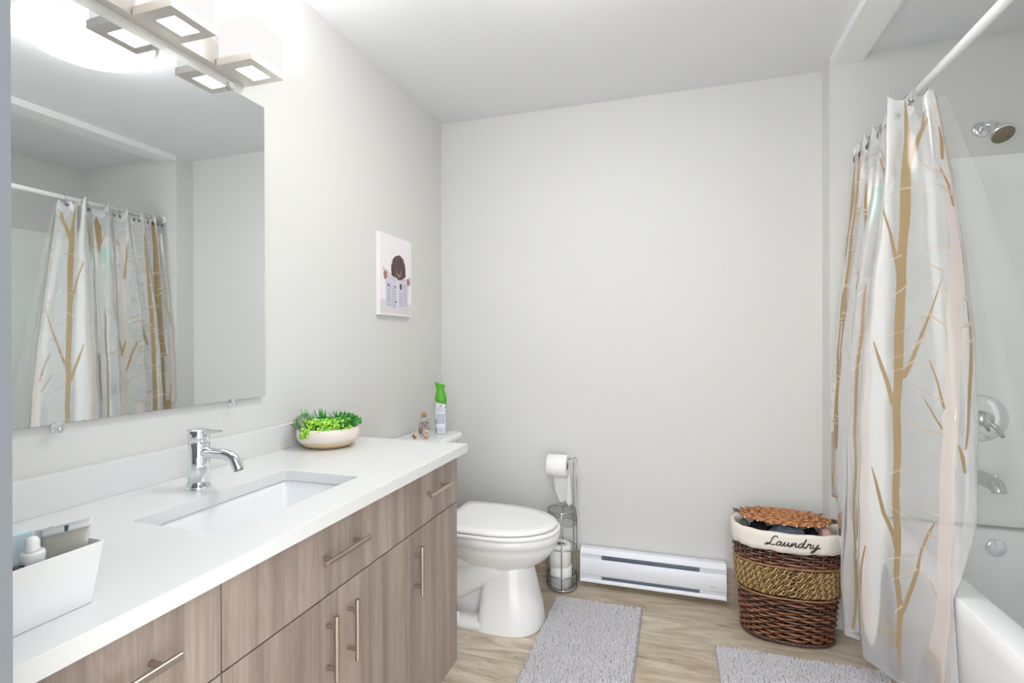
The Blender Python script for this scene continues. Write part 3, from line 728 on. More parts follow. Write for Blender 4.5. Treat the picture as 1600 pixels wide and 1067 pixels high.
t = thing('dark_lidded_bottle', 'dark round-capped bottle, only its cap showing behind the beige tube', 'bottle', (.437, .488, zi))
MB().lathe([(.001, 0), (.0078, 0), (.0078, .082), (.001, .083)], (.4365, .4875, zi), 20).build('bottle_body', mat('smoky_bottle', srgb(150, 152, 150), .25), t)
MB().lathe([(.001, .0832), (.0074, .0832), (.0076, .0885), (.0060, .093), (.001, .0945)], (.4365, .4875, zi), 20).build('dark_cap', M['black'], t)

# ------------------------------------------------------------------ bathtub and its wall panels
TXo, TXi = 2.009, 2.094; YA = .781; YB = E_
t = thing('bathtub', 'white alcove bathtub behind the shower curtain, lower right', 'bathtub', (2.39, 1.77, 0))
b = MB(); e = .001
def rr_(x0, x1, y0, y1, r, z): return rrect(x0, x1, y0, y1, r, z, 6)
b.loft([rr_(TXo+.004, XB-e, YA+e, YB-e, .002, .0), rr_(TXo+.004, XB-e, YA+e, YB-e, .002, .40), rr_(TXo, XB-e, YA+e, YB-e, .002, .44), rr_(TXo, XB-e, YA+e, YB-e, .003, .494), rr_(TXo+.006, XB-e, YA+e, YB-e, .004, .5),
        rr_(TXi-.004, XB-.07, YA+.09, YB-.075, .06, .5), rr_(TXi+.006, XB-.078, YA+.10, YB-.083, .06, .493), rr_(TXi+.03, XB-.10, YA+.16, YB-.105, .08, .25), rr_(TXi+.07, XB-.14, YA+.26, YB-.15, .08, .13), rr_(TXi+.11, XB-.18, YA+.32, YB-.20, .06, .115)], True)
b.build('tub_shell', M['acryl'], t)
MB().lathe([(.001, 0), (.034, 0), (.034, -.004), (.028, -.009), (.001, -.010)], (2.41, YB-.089, .44), 28, 'Y').build('overflow_plate', M['chrome'], t)
t = thing('tub_wall_panels', 'glossy white acrylic wall panels around the bathtub', 'wall panel', (2.4, 1.77, .5))
def panel(nm, x0, x1, y0, y1):
    MB().box(x0, x1, y0, y1, .5012, 1.96).build(nm, M['surround'], t, .003)
panel('end_panel', TXo+.012, XB-.0185, YB-.0125, YB-.0005); panel('back_panel', XB-.0125, XB-.0005, YA+.0005, YB-.0005-.013); panel('near_panel', TXo+.012, XB-.013, YA+.0005, YA+.0125)
cv = MB(); c0_ = (XB-.0125, YB-.0125); rad = .06; prof = [c0_]+[(c0_[0]-rad+rad*math.cos(q), c0_[1]-rad+rad*math.sin(q)) for q in [math.radians(90*k/8) for k in range(9)]]
cv.loft([[(x, y, .502) for x, y in prof], [(x, y, 1.955) for x, y in prof]], True); cv.build('corner_cove', M['surround'], t)

YP = YB-.0135
t = thing('overhead_shower', 'chrome shower head on a short arm, upper right', 'shower head', (2.42, YB, 2.065))
sx, sz = 2.405, 2.068
MB().lathe([(.001, 0), (.032, 0), (.030, -.006), (.018, -.012), (.001, -.013)], (sx, YB-.0005, sz), 32, 'Y').build('flange', M['chrome'], t)
ap = bez([(sx, YB-.010, sz), (sx, YB-.045, sz+.006), (sx, YB-.075, sz-.004), (sx, YB-.095, sz-.022)], 6)
MB().tube(ap, .0095, 16).build('arm', M['chrome'], t)
dv = Vector((.10, -.62, -.78)).normalized(); q = dv.to_track_quat('Z', 'Y').to_matrix().to_4x4()
o0 = Vector(ap[-1])
MB().lathe([(.001, -.004), (.014, -.004), (.017, .006), (.015, .018), (.020, .026), (.034, .040), (.040, .052), (.040, .060), (.037, .0625), (.001, .0605)], o0, 36, 'Z', 0, q).build('head', M['chrome'], t)
fm = MB().lathe([(.001, .0625), (.0355, .0630), (.0345, .0645), (.001, .0645)], o0, 32, 'Z', 0, q).build('face_plate', mat('spray_face', srgb(150, 140, 120), .5, .2), t)
nz = MB()
for r_, n_ in ((0, 1), (.008, 6), (.016, 12), (.024, 18), (.031, 24)):
    for k in range(n_):
        a = 2*PI*k/n_; nz.ball(o0+(q @ Vector((r_*math.cos(a), r_*math.sin(a), .065))), .0019, 6, 4)
nz.build('nozzles', mat('nozzle_rubber', srgb(96, 86, 68), .6), fm)

t = thing('shower_valve', 'round chrome shower valve with lever, seen through the clear liner', 'shower valve', (2.395, YP, .925))
vx, vz = 2.395, .925
MB().lathe([(.001, 0), (.092, 0), (.092, -.003), (.084, -.008), (.040, -.012), (.001, -.012)], (vx, YP+.0005, vz), 48, 'Y').build('escutcheon', M['chrome'], t)
MB().lathe([(.001, -.012), (.030, -.012), (.027, -.045), (.024, -.050), (.001, -.051)], (vx, YP, vz), 32, 'Y').build('hub', M['chromed'], t)
MB().tube([(vx, YP-.040, vz), (vx+.03, YP-.048, vz-.03), (vx+.05, YP-.050, vz-.065)], [.010, .009, .007], 12).build('lever', M['chromed'], t)
t = thing('tub_spout', 'chrome tub spout seen through the clear liner, below the round valve', 'tub spout', (2.395, YP, .67))
MB().tube(bez([(2.395, YP, .69), (2.395, YP-.07, .69), (2.395, YP-.115, .685), (2.395, YP-.128, .662)], 6), [.028]*6+[.026]*6+[.022]*7, 20).build('spout_body', M['chromed'], t)
MB().lathe([(.001, 0), (.0045, 0), (.0055, .016), (.001, .018)], (2.395, YP-.105, .711), 12).build('diverter_knob', M['chrome'], t)

# ------------------------------------------------------------------ shower rod, curtain, liner, hooks
RX, RZ = 1.988, 2.030
t = thing('shower_rod', 'white shower curtain rod running along the tub, upper right', 'curtain rod', (RX, 1.77, RZ))
MB().tube([(RX, .7815, RZ), (RX, E_-.0015, RZ)], .0130, 20).build('tube', M['rod'], t)
for y, s in ((.7805, 1), (E_-.0005, -1)): MB().lathe([(.0135, 0), (.026, 0), (.026, s*.008), (.0150, s*.016), (.0135, s*.016)], (RX, y, RZ), 28, 'Y').build('end_flange', M['rod'], t)

CT=[(2.02,1.955),(2.02,1.94),(2.01,1.935),(1.99,1.95),(1.975,1.985),(1.96,2.0),(1.915,2.015),(1.95,2.05),(1.99,2.08),(2.01,2.12),(1.95,2.16),(1.985,2.2),(2.01,2.235),(1.948,2.27),(1.985,2.30),(2.01,2.33),(1.948,2.365),(1.98,2.39),(2.01,2.42),(1.948,2.45),(2.01,2.48),(1.99,2.51)]
CM=[(2.08,1.93),(2.085,1.89),(2.073,1.864),(2.024,1.859),(1.975,1.90),(1.918,1.941),(1.885,1.965),(1.856,1.994),(1.868,2.04),(1.90,2.07),(1.85,2.10),(1.862,2.15),(1.905,2.19),(1.875,2.235),(1.868,2.30),(1.91,2.33),(1.88,2.37),(1.868,2.395),(1.91,2.43),(1.90,2.46),(1.91,2.49),(1.90,2.52)]
CB=[(2.0,1.79),(2.005,1.765),(1.99,1.755),(1.965,1.785),(1.945,1.85),(1.906,1.915),(1.875,1.975),(1.846,2.03),(1.87,2.07),(1.885,2.11),(1.855,2.13),(1.828,2.16),(1.875,2.19),(1.865,2.24),(1.875,2.29),(1.90,2.33),(1.885,2.37),(1.885,2.41),(1.905,2.44),(1.895,2.47),(1.905,2.49),(1.90,2.515)]
CT,CM,CB=map(np.array, (CT, CM, CB))
def cr(P, u):
    u = np.asarray(u, float); i = np.clip(np.floor(u).astype(int), 0, len(P)-2); tt = (u-i)[..., None]
    p0 = P[np.maximum(i-1, 0)]; p1 = P[i]; p2 = P[i+1]; p3 = P[np.minimum(i+2, len(P)-1)]
    return .5*(2*p1+(p2-p0)*tt+(2*p0-5*p1+4*p2-p3)*tt*tt+(3*p1-p0-3*p2+p3)*tt**3)
def plan(u, z, tb):
    a, b_, c_ = 2.0, 1.3, .17; zz = np.clip(z, .17, 2.06)
    la = (zz-b_)*(zz-c_)/((a-b_)*(a-c_)); lb = (zz-a)*(zz-c_)/((b_-a)*(b_-c_)); lc = (zz-a)*(zz-b_)/((c_-a)*(c_-b_))
    return cr(tb[0], u)*la[..., None]+cr(tb[1], u)*lb[..., None]+cr(tb[2], u)*lc[..., None]
uu = np.linspace(0, 21, 2101); mm_ = cr(CM, uu); AC = np.concatenate([[0], np.cumsum(np.hypot(*(mm_[1:]-mm_[:-1]).T))])
strokes = [('o',[(0.2554,2.0141,0.005),(0.2328,1.8903,0.0381),(0.2328,1.8105,0.0438),(0.2363,1.6828,0.0352),(0.2431,1.5391,0.0286),(0.2496,1.3834,0.0251),(0.2526,1.3036,0.0229)]),('o',[(0.2496,1.3355,0.0245),(0.2496,1.2756,0.0238),(0.2526,1.132,0.021),(0.2526,1.0202,0.0187),(0.2526,0.8925,0.0184)]),('o',[(0.2526,0.9923,0.0194),(0.2526,0.8366,0.0179),(0.2554,0.6809,0.0182),(0.2496,0.5891,0.0154),(0.2526,0.4933,0.0134),(0.2431,0.3895,0.0148),(0.2431,0.2977,0.0142),(0.2464,0.186,0.0123)]),('o',[(0.218,1.8065,0.0307),(0.1612,1.8863,0.0187),(0.121,1.9223,0.0082)]),('o',[(0.1612,1.8784,0.0138),(0.132,1.9422,0.0102)]),('o',[(0.2554,1.4632,0.0136),(0.2631,1.5032,0.0103),(0.2813,1.591,0.0062),(0.3047,1.6748,0.0092)]),('o',[(0.2398,1.12,0.0127),(0.2105,1.1998,0.0103),(0.175,1.2956,0.0073),(0.1291,1.4273,0.003)]),('o',[(0.2607,1.0322,0.0137),(0.2923,1.1399,0.0116),(0.3136,1.2277,0.0037)]),('o',[(0.175,1.1719,0.0035),(0.1543,1.108,0.0057),(0.1411,1.0322,0.0065)]),('o',[(0.1852,1.0521,0.0033),(0.1476,0.9723,0.0061)]),('o',[(0.2554,0.5851,0.0121),(0.2607,0.617,0.0138),(0.2849,0.6769,0.0106),(0.3004,0.7687,0.0064),(0.3114,0.8206,0.0025)]),('o',[(0.2398,0.3895,0.0123),(0.1993,0.5332,0.0093),(0.1921,0.5971,0.0057),(0.1784,0.657,0.0065),(0.1646,0.6929,0.0036)]),('o',[(0.3361,0.3935,0.0093),(0.3284,0.4933,0.0045),(0.3222,0.5572,0.003)]),('o',[(0.3361,0.4015,0.0074),(0.34,0.4414,0.0081),(0.34,0.4973,0.005)]),('o',[(0.1157,0.9324,0.0032),(0.1048,0.8925,0.009),(0.0993,0.8525,0.007)]),('o',[(0.0559,1.571,0.0225),(0.0573,1.5151,0.0375),(0.0573,1.4593,0.0412),(0.0573,1.3515,0.0412),(0.0743,1.2317,0.0135),(0.0809,1.12,0.01),(0.0911,1.0162,0.0072),(0.0993,0.9204,0.0056)]),('o',[(0.0764,1.8903,0.0055),(0.0764,1.8424,0.0166),(0.0859,1.7906,0.013)]),('o',[(0.1021,1.7626,0.005),(0.0834,1.7067,0.0087),(0.0764,1.6389,0.007)]),('b',[(0.0764,1.9622,0.0358),(0.0724,1.8903,0.0405),(0.0515,1.7985,0.0825),(0.053,1.7227,0.0862),(0.0573,1.6149,0.09),(0.0834,1.5111,0.0378)]),('b',[(0.0809,1.5311,0.043),(0.1076,1.3156,0.0335),(0.1183,1.1759,0.0325),(0.1263,1.0362,0.0308),(0.132,0.9164,0.0261)]),('b',[(0.132,1.0122,0.0273),(0.135,0.8286,0.0305),(0.138,0.6849,0.0338),(0.138,0.5412,0.031),(0.138,0.4175,0.0377),(0.1444,0.2858,0.0486)]),('b',[(0.1444,0.2858,0.0486),(0.1404,0.1,0.0486)]),('b',[(0.3512,1.85,0.01),(0.3421,1.6,0.022),(0.3465,1.3,0.034),(0.3421,0.9,0.042),(0.34,0.5,0.044),(0.3421,0.1,0.046)]),('o',[(0.4672,1.4313,0.002),(0.4672,1.3794,0.0081),(0.4672,1.2477,0.0113),(0.4743,1.0401,0.0108),(0.4708,0.8605,0.0066)]),('o',[(0.4708,0.9683,0.0082),(0.4672,0.7967,0.008),(0.4708,0.621,0.0087),(0.4743,0.3496,0.0099),(0.4981,0.2059,0.0086)]),('o',[(0.6939,1.2437,0.0089),(0.6595,1.1599,0.0112),(0.6322,1.0721,0.0121)]),('o',[(0.683,0.7488,0.0059),(0.6415,0.6769,0.0118),(0.6129,0.5731,0.0195)]),('t',[(0.2886,1.2437,0.0027),(0.2217,1.2677,0.0042),(0.1784,1.3036,0.0061)]),('t',[(0.3004,1.1599,0.0024),(0.2398,1.1878,0.0041),(0.175,1.2517,0.006)]),('t',[(0.2904,1.124,0.0026),(0.2431,1.1439,0.0041),(0.2142,1.1719,0.0057)]),('t',[(0.2496,1.3475,0.0026),(0.1784,1.3196,0.0043),(0.1263,1.2717,0.0055)]),('t',[(0.1852,1.4193,0.0026),(0.1577,1.3954,0.0045),(0.121,1.3754,0.0057)]),('t',[(0.1993,1.5231,0.003),(0.1612,1.4632,0.0047),(0.1157,1.4353,0.0059)]),('t',[(0.1646,1.5311,0.0029),(0.1048,1.5072,0.0065)]),('t',[(0.2398,1.104,0.0023),(0.1921,1.0801,0.0038),(0.1444,1.0521,0.0055)]),('t',[(0.2328,0.9923,0.0022),(0.1957,0.9643,0.0037),(0.1476,0.9563,0.0055)]),('t',[(0.3114,1.3475,0.0029),(0.2677,1.3754,0.0044),(0.2217,1.4154,0.0068)]),('t',[(0.3004,1.4792,0.0033),(0.2464,1.5032,0.0072)]),('t',[(0.0911,1.3435,0.0026),(0.0587,1.3675,0.0187)]),('t',[(0.0993,1.2677,0.0024),(0.0629,1.2876,0.0187)]),('t',[(0.0993,1.2158,0.0023),(0.0689,1.2357,0.0092)]),('t',[(0.3047,1.6668,0.0059),(0.2526,1.7187,0.0058),(0.1784,1.7187,0.009)]),('t',[(0.1818,1.8025,0.0042),(0.135,1.7586,0.0058),(0.0938,1.7387,0.0084)]),('t',[(0.1411,1.7267,0.0033),(0.1183,1.7107,0.0052),(0.0559,1.6588,0.0187)]),('t',[(0.2328,0.9962,0.0023),(0.1886,0.9643,0.0039),(0.1509,0.9563,0.0058)]),('t',[(0.2105,0.9324,0.0022),(0.1852,0.8965,0.0039),(0.1509,0.8965,0.0058)]),('t',[(0.3004,0.7887,0.0021),(0.2328,0.8366,0.0056)]),('t',[(0.2464,0.7687,0.0023),(0.1993,0.7288,0.0039),(0.1543,0.7168,0.006)]),('t',[(0.2719,0.7089,0.0028),(0.1993,0.6689,0.0039),(0.1543,0.649,0.0062)]),('t',[(0.2291,0.653,0.0022),(0.1886,0.6131,0.004),(0.1509,0.5931,0.0063)]),('t',[(0.3136,0.5133,0.0019),(0.2581,0.5492,0.0043),(0.203,0.5811,0.0057)]),('t',[(0.2813,0.4614,0.0025),(0.203,0.5372,0.0058)]),('t',[(0.2067,0.5452,0.0023),(0.175,0.5252,0.0044),(0.1577,0.4893,0.0067)]),('t',[(0.2698,0.3616,0.0024),(0.2398,0.4095,0.0061)]),('t',[(0.4958,1.3834,0.0077),(0.4672,1.4114,0.0033)]),('t',[(0.7204,1.3954,0.0094),(0.6063,1.3515,0.0094)]),('t',[(0.489,1.128,0.0045),(0.4493,1.1639,0.0036)]),('t',[(0.5029,1.1719,0.0094),(0.4636,1.1958,0.0036)]),('t',[(0.4865,1.2477,0.0041),(0.4493,1.2557,0.0035)]),('t',[(0.7175,1.4792,0.0094),(0.6205,1.4832,0.0037)]),('o',[(0.4402,1.9582,0.0053),(0.446,1.9023,0.0273),(0.4493,1.8145,0.0227),(0.4493,1.7427,0.0042)]),('o',[(0.338,1.8584,0.0094),(0.4354,1.7786,0.0091)]),('o',[(0.4809,1.8744,0.0043),(0.4527,1.7866,0.0064)]),('o',[(0.5081,1.9223,0.0075),(0.6042,1.8504,0.0079),(0.6178,1.8065,0.0056)]),('o',[(0.4319,1.0282,0.0069),(0.4319,0.9124,0.0129)]),('o',[(0.4319,1.1679,0.0066),(0.4319,1.0122,0.0083),(0.4319,0.9404,0.0085)]),('o',[(0.3864,1.4193,0.0094),(0.3864,1.3435,0.0131)]),('b',[(0.6353,1.8664,0.0219),(0.6262,1.6149,0.0289),(0.6042,1.3275,0.0749),(0.6042,1.1878,0.0884),(0.6042,0.9044,0.075)]),('b',[(0.6322,1.1838,0.0263),(0.6205,0.8166,0.0288)]),('o',[(0.6566,1.8225,0.0118),(0.6353,1.6149,0.0086)]),('o',[(0.6042,1.2437,0.0086),(0.6129,1.1759,0.0099)]),('o',[(0.6322,1.2397,0.0059),(0.6106,1.1559,0.0103)]),('o',[(0.8903,2.0061,0.0094),(0.8301,1.8943,0.0126),(0.8301,1.7427,0.0174),(0.8301,1.559,0.0206),(0.8301,1.3355,0.0248),(0.8301,1.0362,0.0243),(0.8301,0.8086,0.0244)]),('o',[(0.7712,1.4393,0.0075),(0.779,1.3036,0.015),(0.8001,1.2198,0.0127)]),('o',[(0.7712,1.4992,0.0075),(0.7712,1.4273,0.0094)]),('o',[(0.9129,1.7945,0.0075),(0.8301,1.6349,0.0078)]),('o',[(0.9365,1.9981,0.0086),(0.9383,1.9183,0.0139),(0.9365,1.7666,0.0173),(0.9295,1.6109,0.0267),(0.9148,1.1838,0.0562),(0.9148,0.8007,0.0562)]),('o',[(0.9148,1.4154,0.0075),(0.9148,1.2756,0.015)]),('o',[(0.9508,1.2597,0.0131),(0.9478,1.1519,0.0165)]),('o',[(0.9845,1.6588,0.009),(0.9478,1.571,0.0113)]),('o',[(1.0115,1.8903,0.0043),(1.0115,1.8065,0.0045)]),('o',[(0.9812,1.4952,0.0069),(1.0041,1.3994,0.0052),(0.999,1.3395,0.0054)]),('o',[(0.9828,0.9643,0.0062),(0.9704,0.8406,0.0073)]),('o',[(0.7712,0.9803,0.0094),(0.7712,0.8246,0.0094)]),('o',[(0.7712,0.9803,0.0094),(0.7712,0.8246,0.0094)]),('b',[(1.0115,1.9303,0.0148),(1.0115,1.4952,0.0255),(0.9917,0.8685,0.0314)]),('t',[(0.6106,1.9023,0.0038),(0.6353,1.9103,0.0049),(0.7335,1.9422,0.0075)]),('t',[(0.8356,1.9183,0.0075),(0.933,1.9342,0.0031),(1.0041,1.9542,0.004)]),('t',[(0.8356,1.9143,0.0075),(0.933,1.9183,0.0032),(1.0025,1.9303,0.004)]),('t',[(0.6595,1.8624,0.0069),(0.7893,1.8863,0.0046),(0.8207,1.9023,0.0043)]),('t',[(0.9383,1.8824,0.0029),(1.0096,1.9023,0.0052),(1.0115,1.8903,0.0043)]),('t',[(0.7972,1.8544,0.0038),(0.828,1.8544,0.0064),(0.9295,1.8664,0.0026)]),('t',[(0.6063,1.8065,0.0047),(0.6322,1.8185,0.0049),(0.6723,1.8185,0.0075)]),('t',[(0.8257,1.8225,0.0048),(0.9278,1.8385,0.0034),(0.9972,1.8704,0.0043)]),('t',[(0.5445,1.7866,0.0075),(0.5445,1.7746,0.0094),(0.6233,1.7786,0.0038)]),('t',[(0.5445,1.7666,0.0075),(0.5445,1.7626,0.0094),(0.6233,1.7906,0.0038)]),('t',[(0.6566,1.7546,0.0056),(0.7808,1.7706,0.006),(0.8121,1.7746,0.0042)]),('t',[(0.7918,1.7466,0.0039),(0.8207,1.7586,0.0056),(0.9245,1.7666,0.0031)]),('t',[(0.7893,1.7307,0.004),(0.8207,1.7427,0.0056),(0.9245,1.7586,0.0031)]),('t',[(0.5998,1.6948,0.0075),(0.6322,1.7107,0.0051),(0.6689,1.7307,0.0075)]),('t',[(0.5998,1.6868,0.0075),(0.6291,1.6948,0.0051),(0.6657,1.7107,0.007)]),('t',[(0.9313,1.7027,0.0032),(0.9917,1.7187,0.0062),(1.0115,1.7187,0.0046)]),('t',[(0.6537,1.6628,0.0051),(0.708,1.6708,0.0094),(0.8031,1.6748,0.0042)]),('t',[(0.8179,1.6628,0.0045),(0.9182,1.6748,0.0063),(0.9448,1.6788,0.0047)]),('t',[(0.815,1.6508,0.0044),(0.8659,1.6548,0.0094),(0.9448,1.6708,0.0047)]),('t',[(0.5445,1.599,0.0075),(0.5445,1.6109,0.0094),(0.6178,1.6069,0.0041)]),('t',[(0.9261,1.6149,0.0036),(0.9812,1.6349,0.0092),(1.0115,1.6349,0.0048)]),('t',[(0.6507,1.571,0.0048),(0.6976,1.591,0.0094),(0.8001,1.595,0.0043)]),('t',[(0.8121,1.591,0.0045),(0.8493,1.587,0.0094),(0.9416,1.595,0.0042)]),('t',[(0.9229,1.563,0.0041),(0.9555,1.583,0.0094),(1.0115,1.591,0.0049)]),('t',[(0.6507,1.5471,0.0047),(0.6939,1.5471,0.0092),(0.7972,1.559,0.0044)]),('t',[(0.9198,1.5271,0.0052),(0.9508,1.5471,0.0094),(1.0115,1.575,0.0049)]),('t',[(0.5445,1.5072,0.0075),(0.5445,1.5072,0.0094),(0.6153,1.5271,0.0042)]),('t',[(0.6507,1.4952,0.0047),(0.6903,1.4992,0.0083),(0.7945,1.5151,0.0044)]),('t',[(0.5445,1.4872,0.0075),(0.5445,1.4752,0.0094),(0.6153,1.4832,0.0043)]),('t',[(0.5445,1.4632,0.0075),(0.5445,1.4632,0.0094),(0.6153,1.4672,0.0043)]),('t',[(0.8031,1.4433,0.0046),(0.8373,1.4593,0.007),(0.9348,1.4553,0.0043)]),('t',[(0.8031,1.4473,0.0046),(0.8373,1.4433,0.0069),(0.9348,1.4712,0.0043)]),('t',[(0.5445,1.4273,0.0075),(0.5445,1.4193,0.0094),(0.6129,1.4233,0.0045)]),('t',[(0.5445,1.3914,0.0075),(0.5445,1.4034,0.0094),(0.6129,1.3954,0.0045)]),('t',[(0.6476,1.3834,0.0046),(0.683,1.3914,0.007),(0.7869,1.4114,0.0048)]),('t',[(0.5445,1.3595,0.0075),(0.5445,1.3754,0.0094),(0.6129,1.3834,0.0046)]),('t',[(0.6476,1.3435,0.0046),(0.683,1.3595,0.0068),(0.7309,1.3595,0.0075)]),('t',[(0.7011,1.3435,0.0058),(0.7945,1.3515,0.006),(0.832,1.3435,0.005)]),('t',[(0.6976,1.3235,0.0056),(0.7945,1.3315,0.006),(0.8301,1.3395,0.005)]),('t',[(0.7972,1.3235,0.0049),(0.8301,1.3196,0.0062),(0.9261,1.3116,0.0052)]),('t',[(0.7945,1.3036,0.0049),(0.8301,1.3036,0.0062),(0.9261,1.3076,0.0052)]),('t',[(0.8438,1.2876,0.0049),(0.9383,1.2876,0.0065),(0.9935,1.3036,0.0055)]),('t',[(0.6476,1.2637,0.0047),(0.6794,1.2717,0.0063),(0.7204,1.2756,0.0071)]),('t',[(0.5445,1.2477,0.0075),(0.5445,1.2557,0.0094),(0.6063,1.2477,0.0059)]),('t',[(0.6446,1.2477,0.0047),(0.6794,1.2397,0.0062),(0.7204,1.2397,0.007)]),('t',[(0.8407,1.2317,0.0047),(0.9348,1.2238,0.0069),(0.9898,1.2238,0.0057)]),('t',[(0.6446,1.2038,0.0047),(0.6794,1.2078,0.0061),(0.7175,1.2078,0.0063)]),('t',[(0.6446,1.1878,0.0047),(0.6794,1.1918,0.006),(0.7175,1.2038,0.0063)]),('t',[(0.6939,1.1838,0.005),(0.7363,1.1799,0.0094),(0.8257,1.1958,0.005)]),('t',[(0.839,1.1679,0.0046),(0.9313,1.1599,0.0074),(0.9862,1.1679,0.0059)]),('t',[(0.8373,1.1439,0.0046),(0.9313,1.1439,0.0076),(0.9845,1.1439,0.006)]),('t',[(0.6446,1.1359,0.0047),(0.6758,1.132,0.0059),(0.7145,1.1479,0.0058)]),('t',[(0.6446,1.104,0.0047),(0.6758,1.12,0.0059),(0.7145,1.128,0.0057)]),('t',[(0.6903,1.108,0.0048),(0.7283,1.1,0.0094),(0.8233,1.096,0.0051)]),('t',[(0.7309,1.0761,0.0075),(0.8207,1.0841,0.0065),(0.8567,1.1,0.007)]),('t',[(0.7309,1.0721,0.0075),(0.8207,1.0681,0.0065),(0.8541,1.0641,0.0051)]),('t',[(0.5445,1.0641,0.0075),(0.6153,1.0601,0.0063),(0.6507,1.0601,0.0047)]),('t',[(0.8356,1.0242,0.0045),(0.9245,1.0322,0.009),(0.9782,1.0481,0.0066)]),('t',[(0.6415,1.0122,0.0048),(0.6758,1.0282,0.0057),(0.7113,1.0242,0.0053)]),('t',[(0.5445,1.0202,0.0075),(0.6129,1.0162,0.0065),(0.6507,1.0082,0.0047)]),('t',[(0.5445,1.0122,0.0075),(0.6129,1.0002,0.0065),(0.6507,0.9962,0.0047)]),('t',[(0.5445,0.9803,0.0075),(0.6129,0.9843,0.0065),(0.6507,0.9923,0.0047)]),('t',[(0.5445,0.9683,0.0075),(0.6129,0.9723,0.0066),(0.6507,0.9883,0.0047)]),('t',[(0.5445,0.9643,0.0075),(0.6129,0.9563,0.0066),(0.6507,0.9483,0.0047)]),('t',[(0.7232,0.9364,0.007),(0.8179,0.9244,0.0068),(0.8517,0.9364,0.004)]),('t',[(0.8338,0.9164,0.0045),(0.8712,0.9084,0.0094),(0.9736,0.9004,0.007)]),('t',[(0.7232,0.9084,0.007),(0.8179,0.8965,0.0068),(0.8505,0.9044,0.0038)]),('t',[(0.6384,0.8925,0.005),(0.6723,0.8925,0.0057),(0.708,0.8885,0.005)]),('t',[(0.6384,0.8765,0.005),(0.6723,0.8765,0.0057),(0.708,0.8805,0.005)]),('t',[(0.6866,0.8645,0.0046),(0.7204,0.8565,0.0077),(0.8179,0.8685,0.0055)]),('o',[(0.8741,0.85,0.028),(0.8837,0.17,0.022400000000000003)]),('o',[(0.9604,0.85,0.036),(0.9654,0.17,0.0288)]),('b',[(0.7011,0.85,0.05),(0.7113,0.17,0.04000000000000001)]),('o',[(0.8741,0.5,0.014),(0.8373,0.72,0.004)]),('o',[(0.9604,0.42,0.014),(0.9972,0.62,0.004)]),('o',[(0.8741,0.35,0.014),(0.9213,0.5,0.004)]),('o',[(0.7011,0.6,0.014),(0.779,0.7,0.004)])]
def grid_mesh(name, V, nu, nz_, m, parent, attrs):
    idx = np.arange(nu*nz_).reshape(nu, nz_)
    F = np.stack([idx[:-1, :-1], idx[1:, :-1], idx[1:, 1:], idx[:-1, 1:]], -1).reshape(-1, 4)
    me = bpy.data.meshes.new(name); me.vertices.add(len(V)); me.vertices.foreach_set('co', V.astype(np.float32).ravel())
    me.loops.add(F.size); me.loops.foreach_set('vertex_index', F.ravel().astype(np.int32))
    me.polygons.add(len(F)); me.polygons.foreach_set('loop_start', np.arange(0, F.size, 4, dtype=np.int32)); me.polygons.foreach_set('loop_total', np.full(len(F), 4, np.int32))
    me.polygons.foreach_set('use_smooth', np.ones(len(F), bool)); me.update(calc_edges=True); me.validate()
    for k, v_ in attrs.items():
        at_ = me.attributes.new(k, 'FLOAT', 'POINT'); at_.data.foreach_set('value', v_.astype(np.float32).ravel())
    me.materials.append(m); o_ = bpy.data.objects.new(name, me); sc.collection.objects.link(o_)
    if parent is not None: o_.parent = parent; o_.location = -parent.location
    return o_
NU, NZ_ = 380, 470
a_ = np.linspace(0, AC[-1], NU); u_ = np.interp(a_, AC, uu)
ztop = 2.006+.010*np.cos(a_*2*PI/.085)+.050*np.exp(-((u_-6.1)/.55)**2)+.036*(np.exp(-((u_-13.1)/.4)**2)+np.exp(-((u_-16.1)/.4)**2)+np.exp(-((u_-19.1)/.35)**2)+np.exp(-((u_-10.1)/.4)**2))
zbot = .168+.004*np.sin(a_*17)
tt_ = np.linspace(0, 1, NZ_)
A2 = np.repeat(a_[:, None], NZ_, 1); U2 = np.repeat(u_[:, None], NZ_, 1); Z2 = zbot[:, None]+(ztop-zbot)[:, None]*tt_[None, :]
PXY = plan(U2, Z2, (CT, CM, CB))
wob = .0024*np.sin(A2*38+Z2*5.0+1.3*np.sin(Z2*3.1))+.0009*np.sin(A2*71-Z2*9+2)+.0016*np.sin(Z2*26+A2*14)
PXY[..., 0] += wob*np.clip((2.05-Z2)*2.5, .15, 1)
PXY[..., 0] = np.minimum(PXY[..., 0], 2.004+np.maximum(0, Z2-.50)*.30)
dyk = np.clip(1-np.abs((PXY[..., 1]-2.452)/.150)**2.5, 0, 1)**.4      # the curtain is pushed aside by the basket
PXY[..., 0] = np.where((dyk > 0) & (Z2 < .60), np.maximum(PXY[..., 0], 1.692+(.238-.25*np.clip(Z2-.47, 0, 1))*dyk-(.452-np.minimum(Z2, .452))*.085), PXY[..., 0])
V = np.concatenate([PXY, Z2[..., None]], -1).reshape(-1, 3)
fld = {k: np.full(A2.shape, -.01) for k in 'obt'}
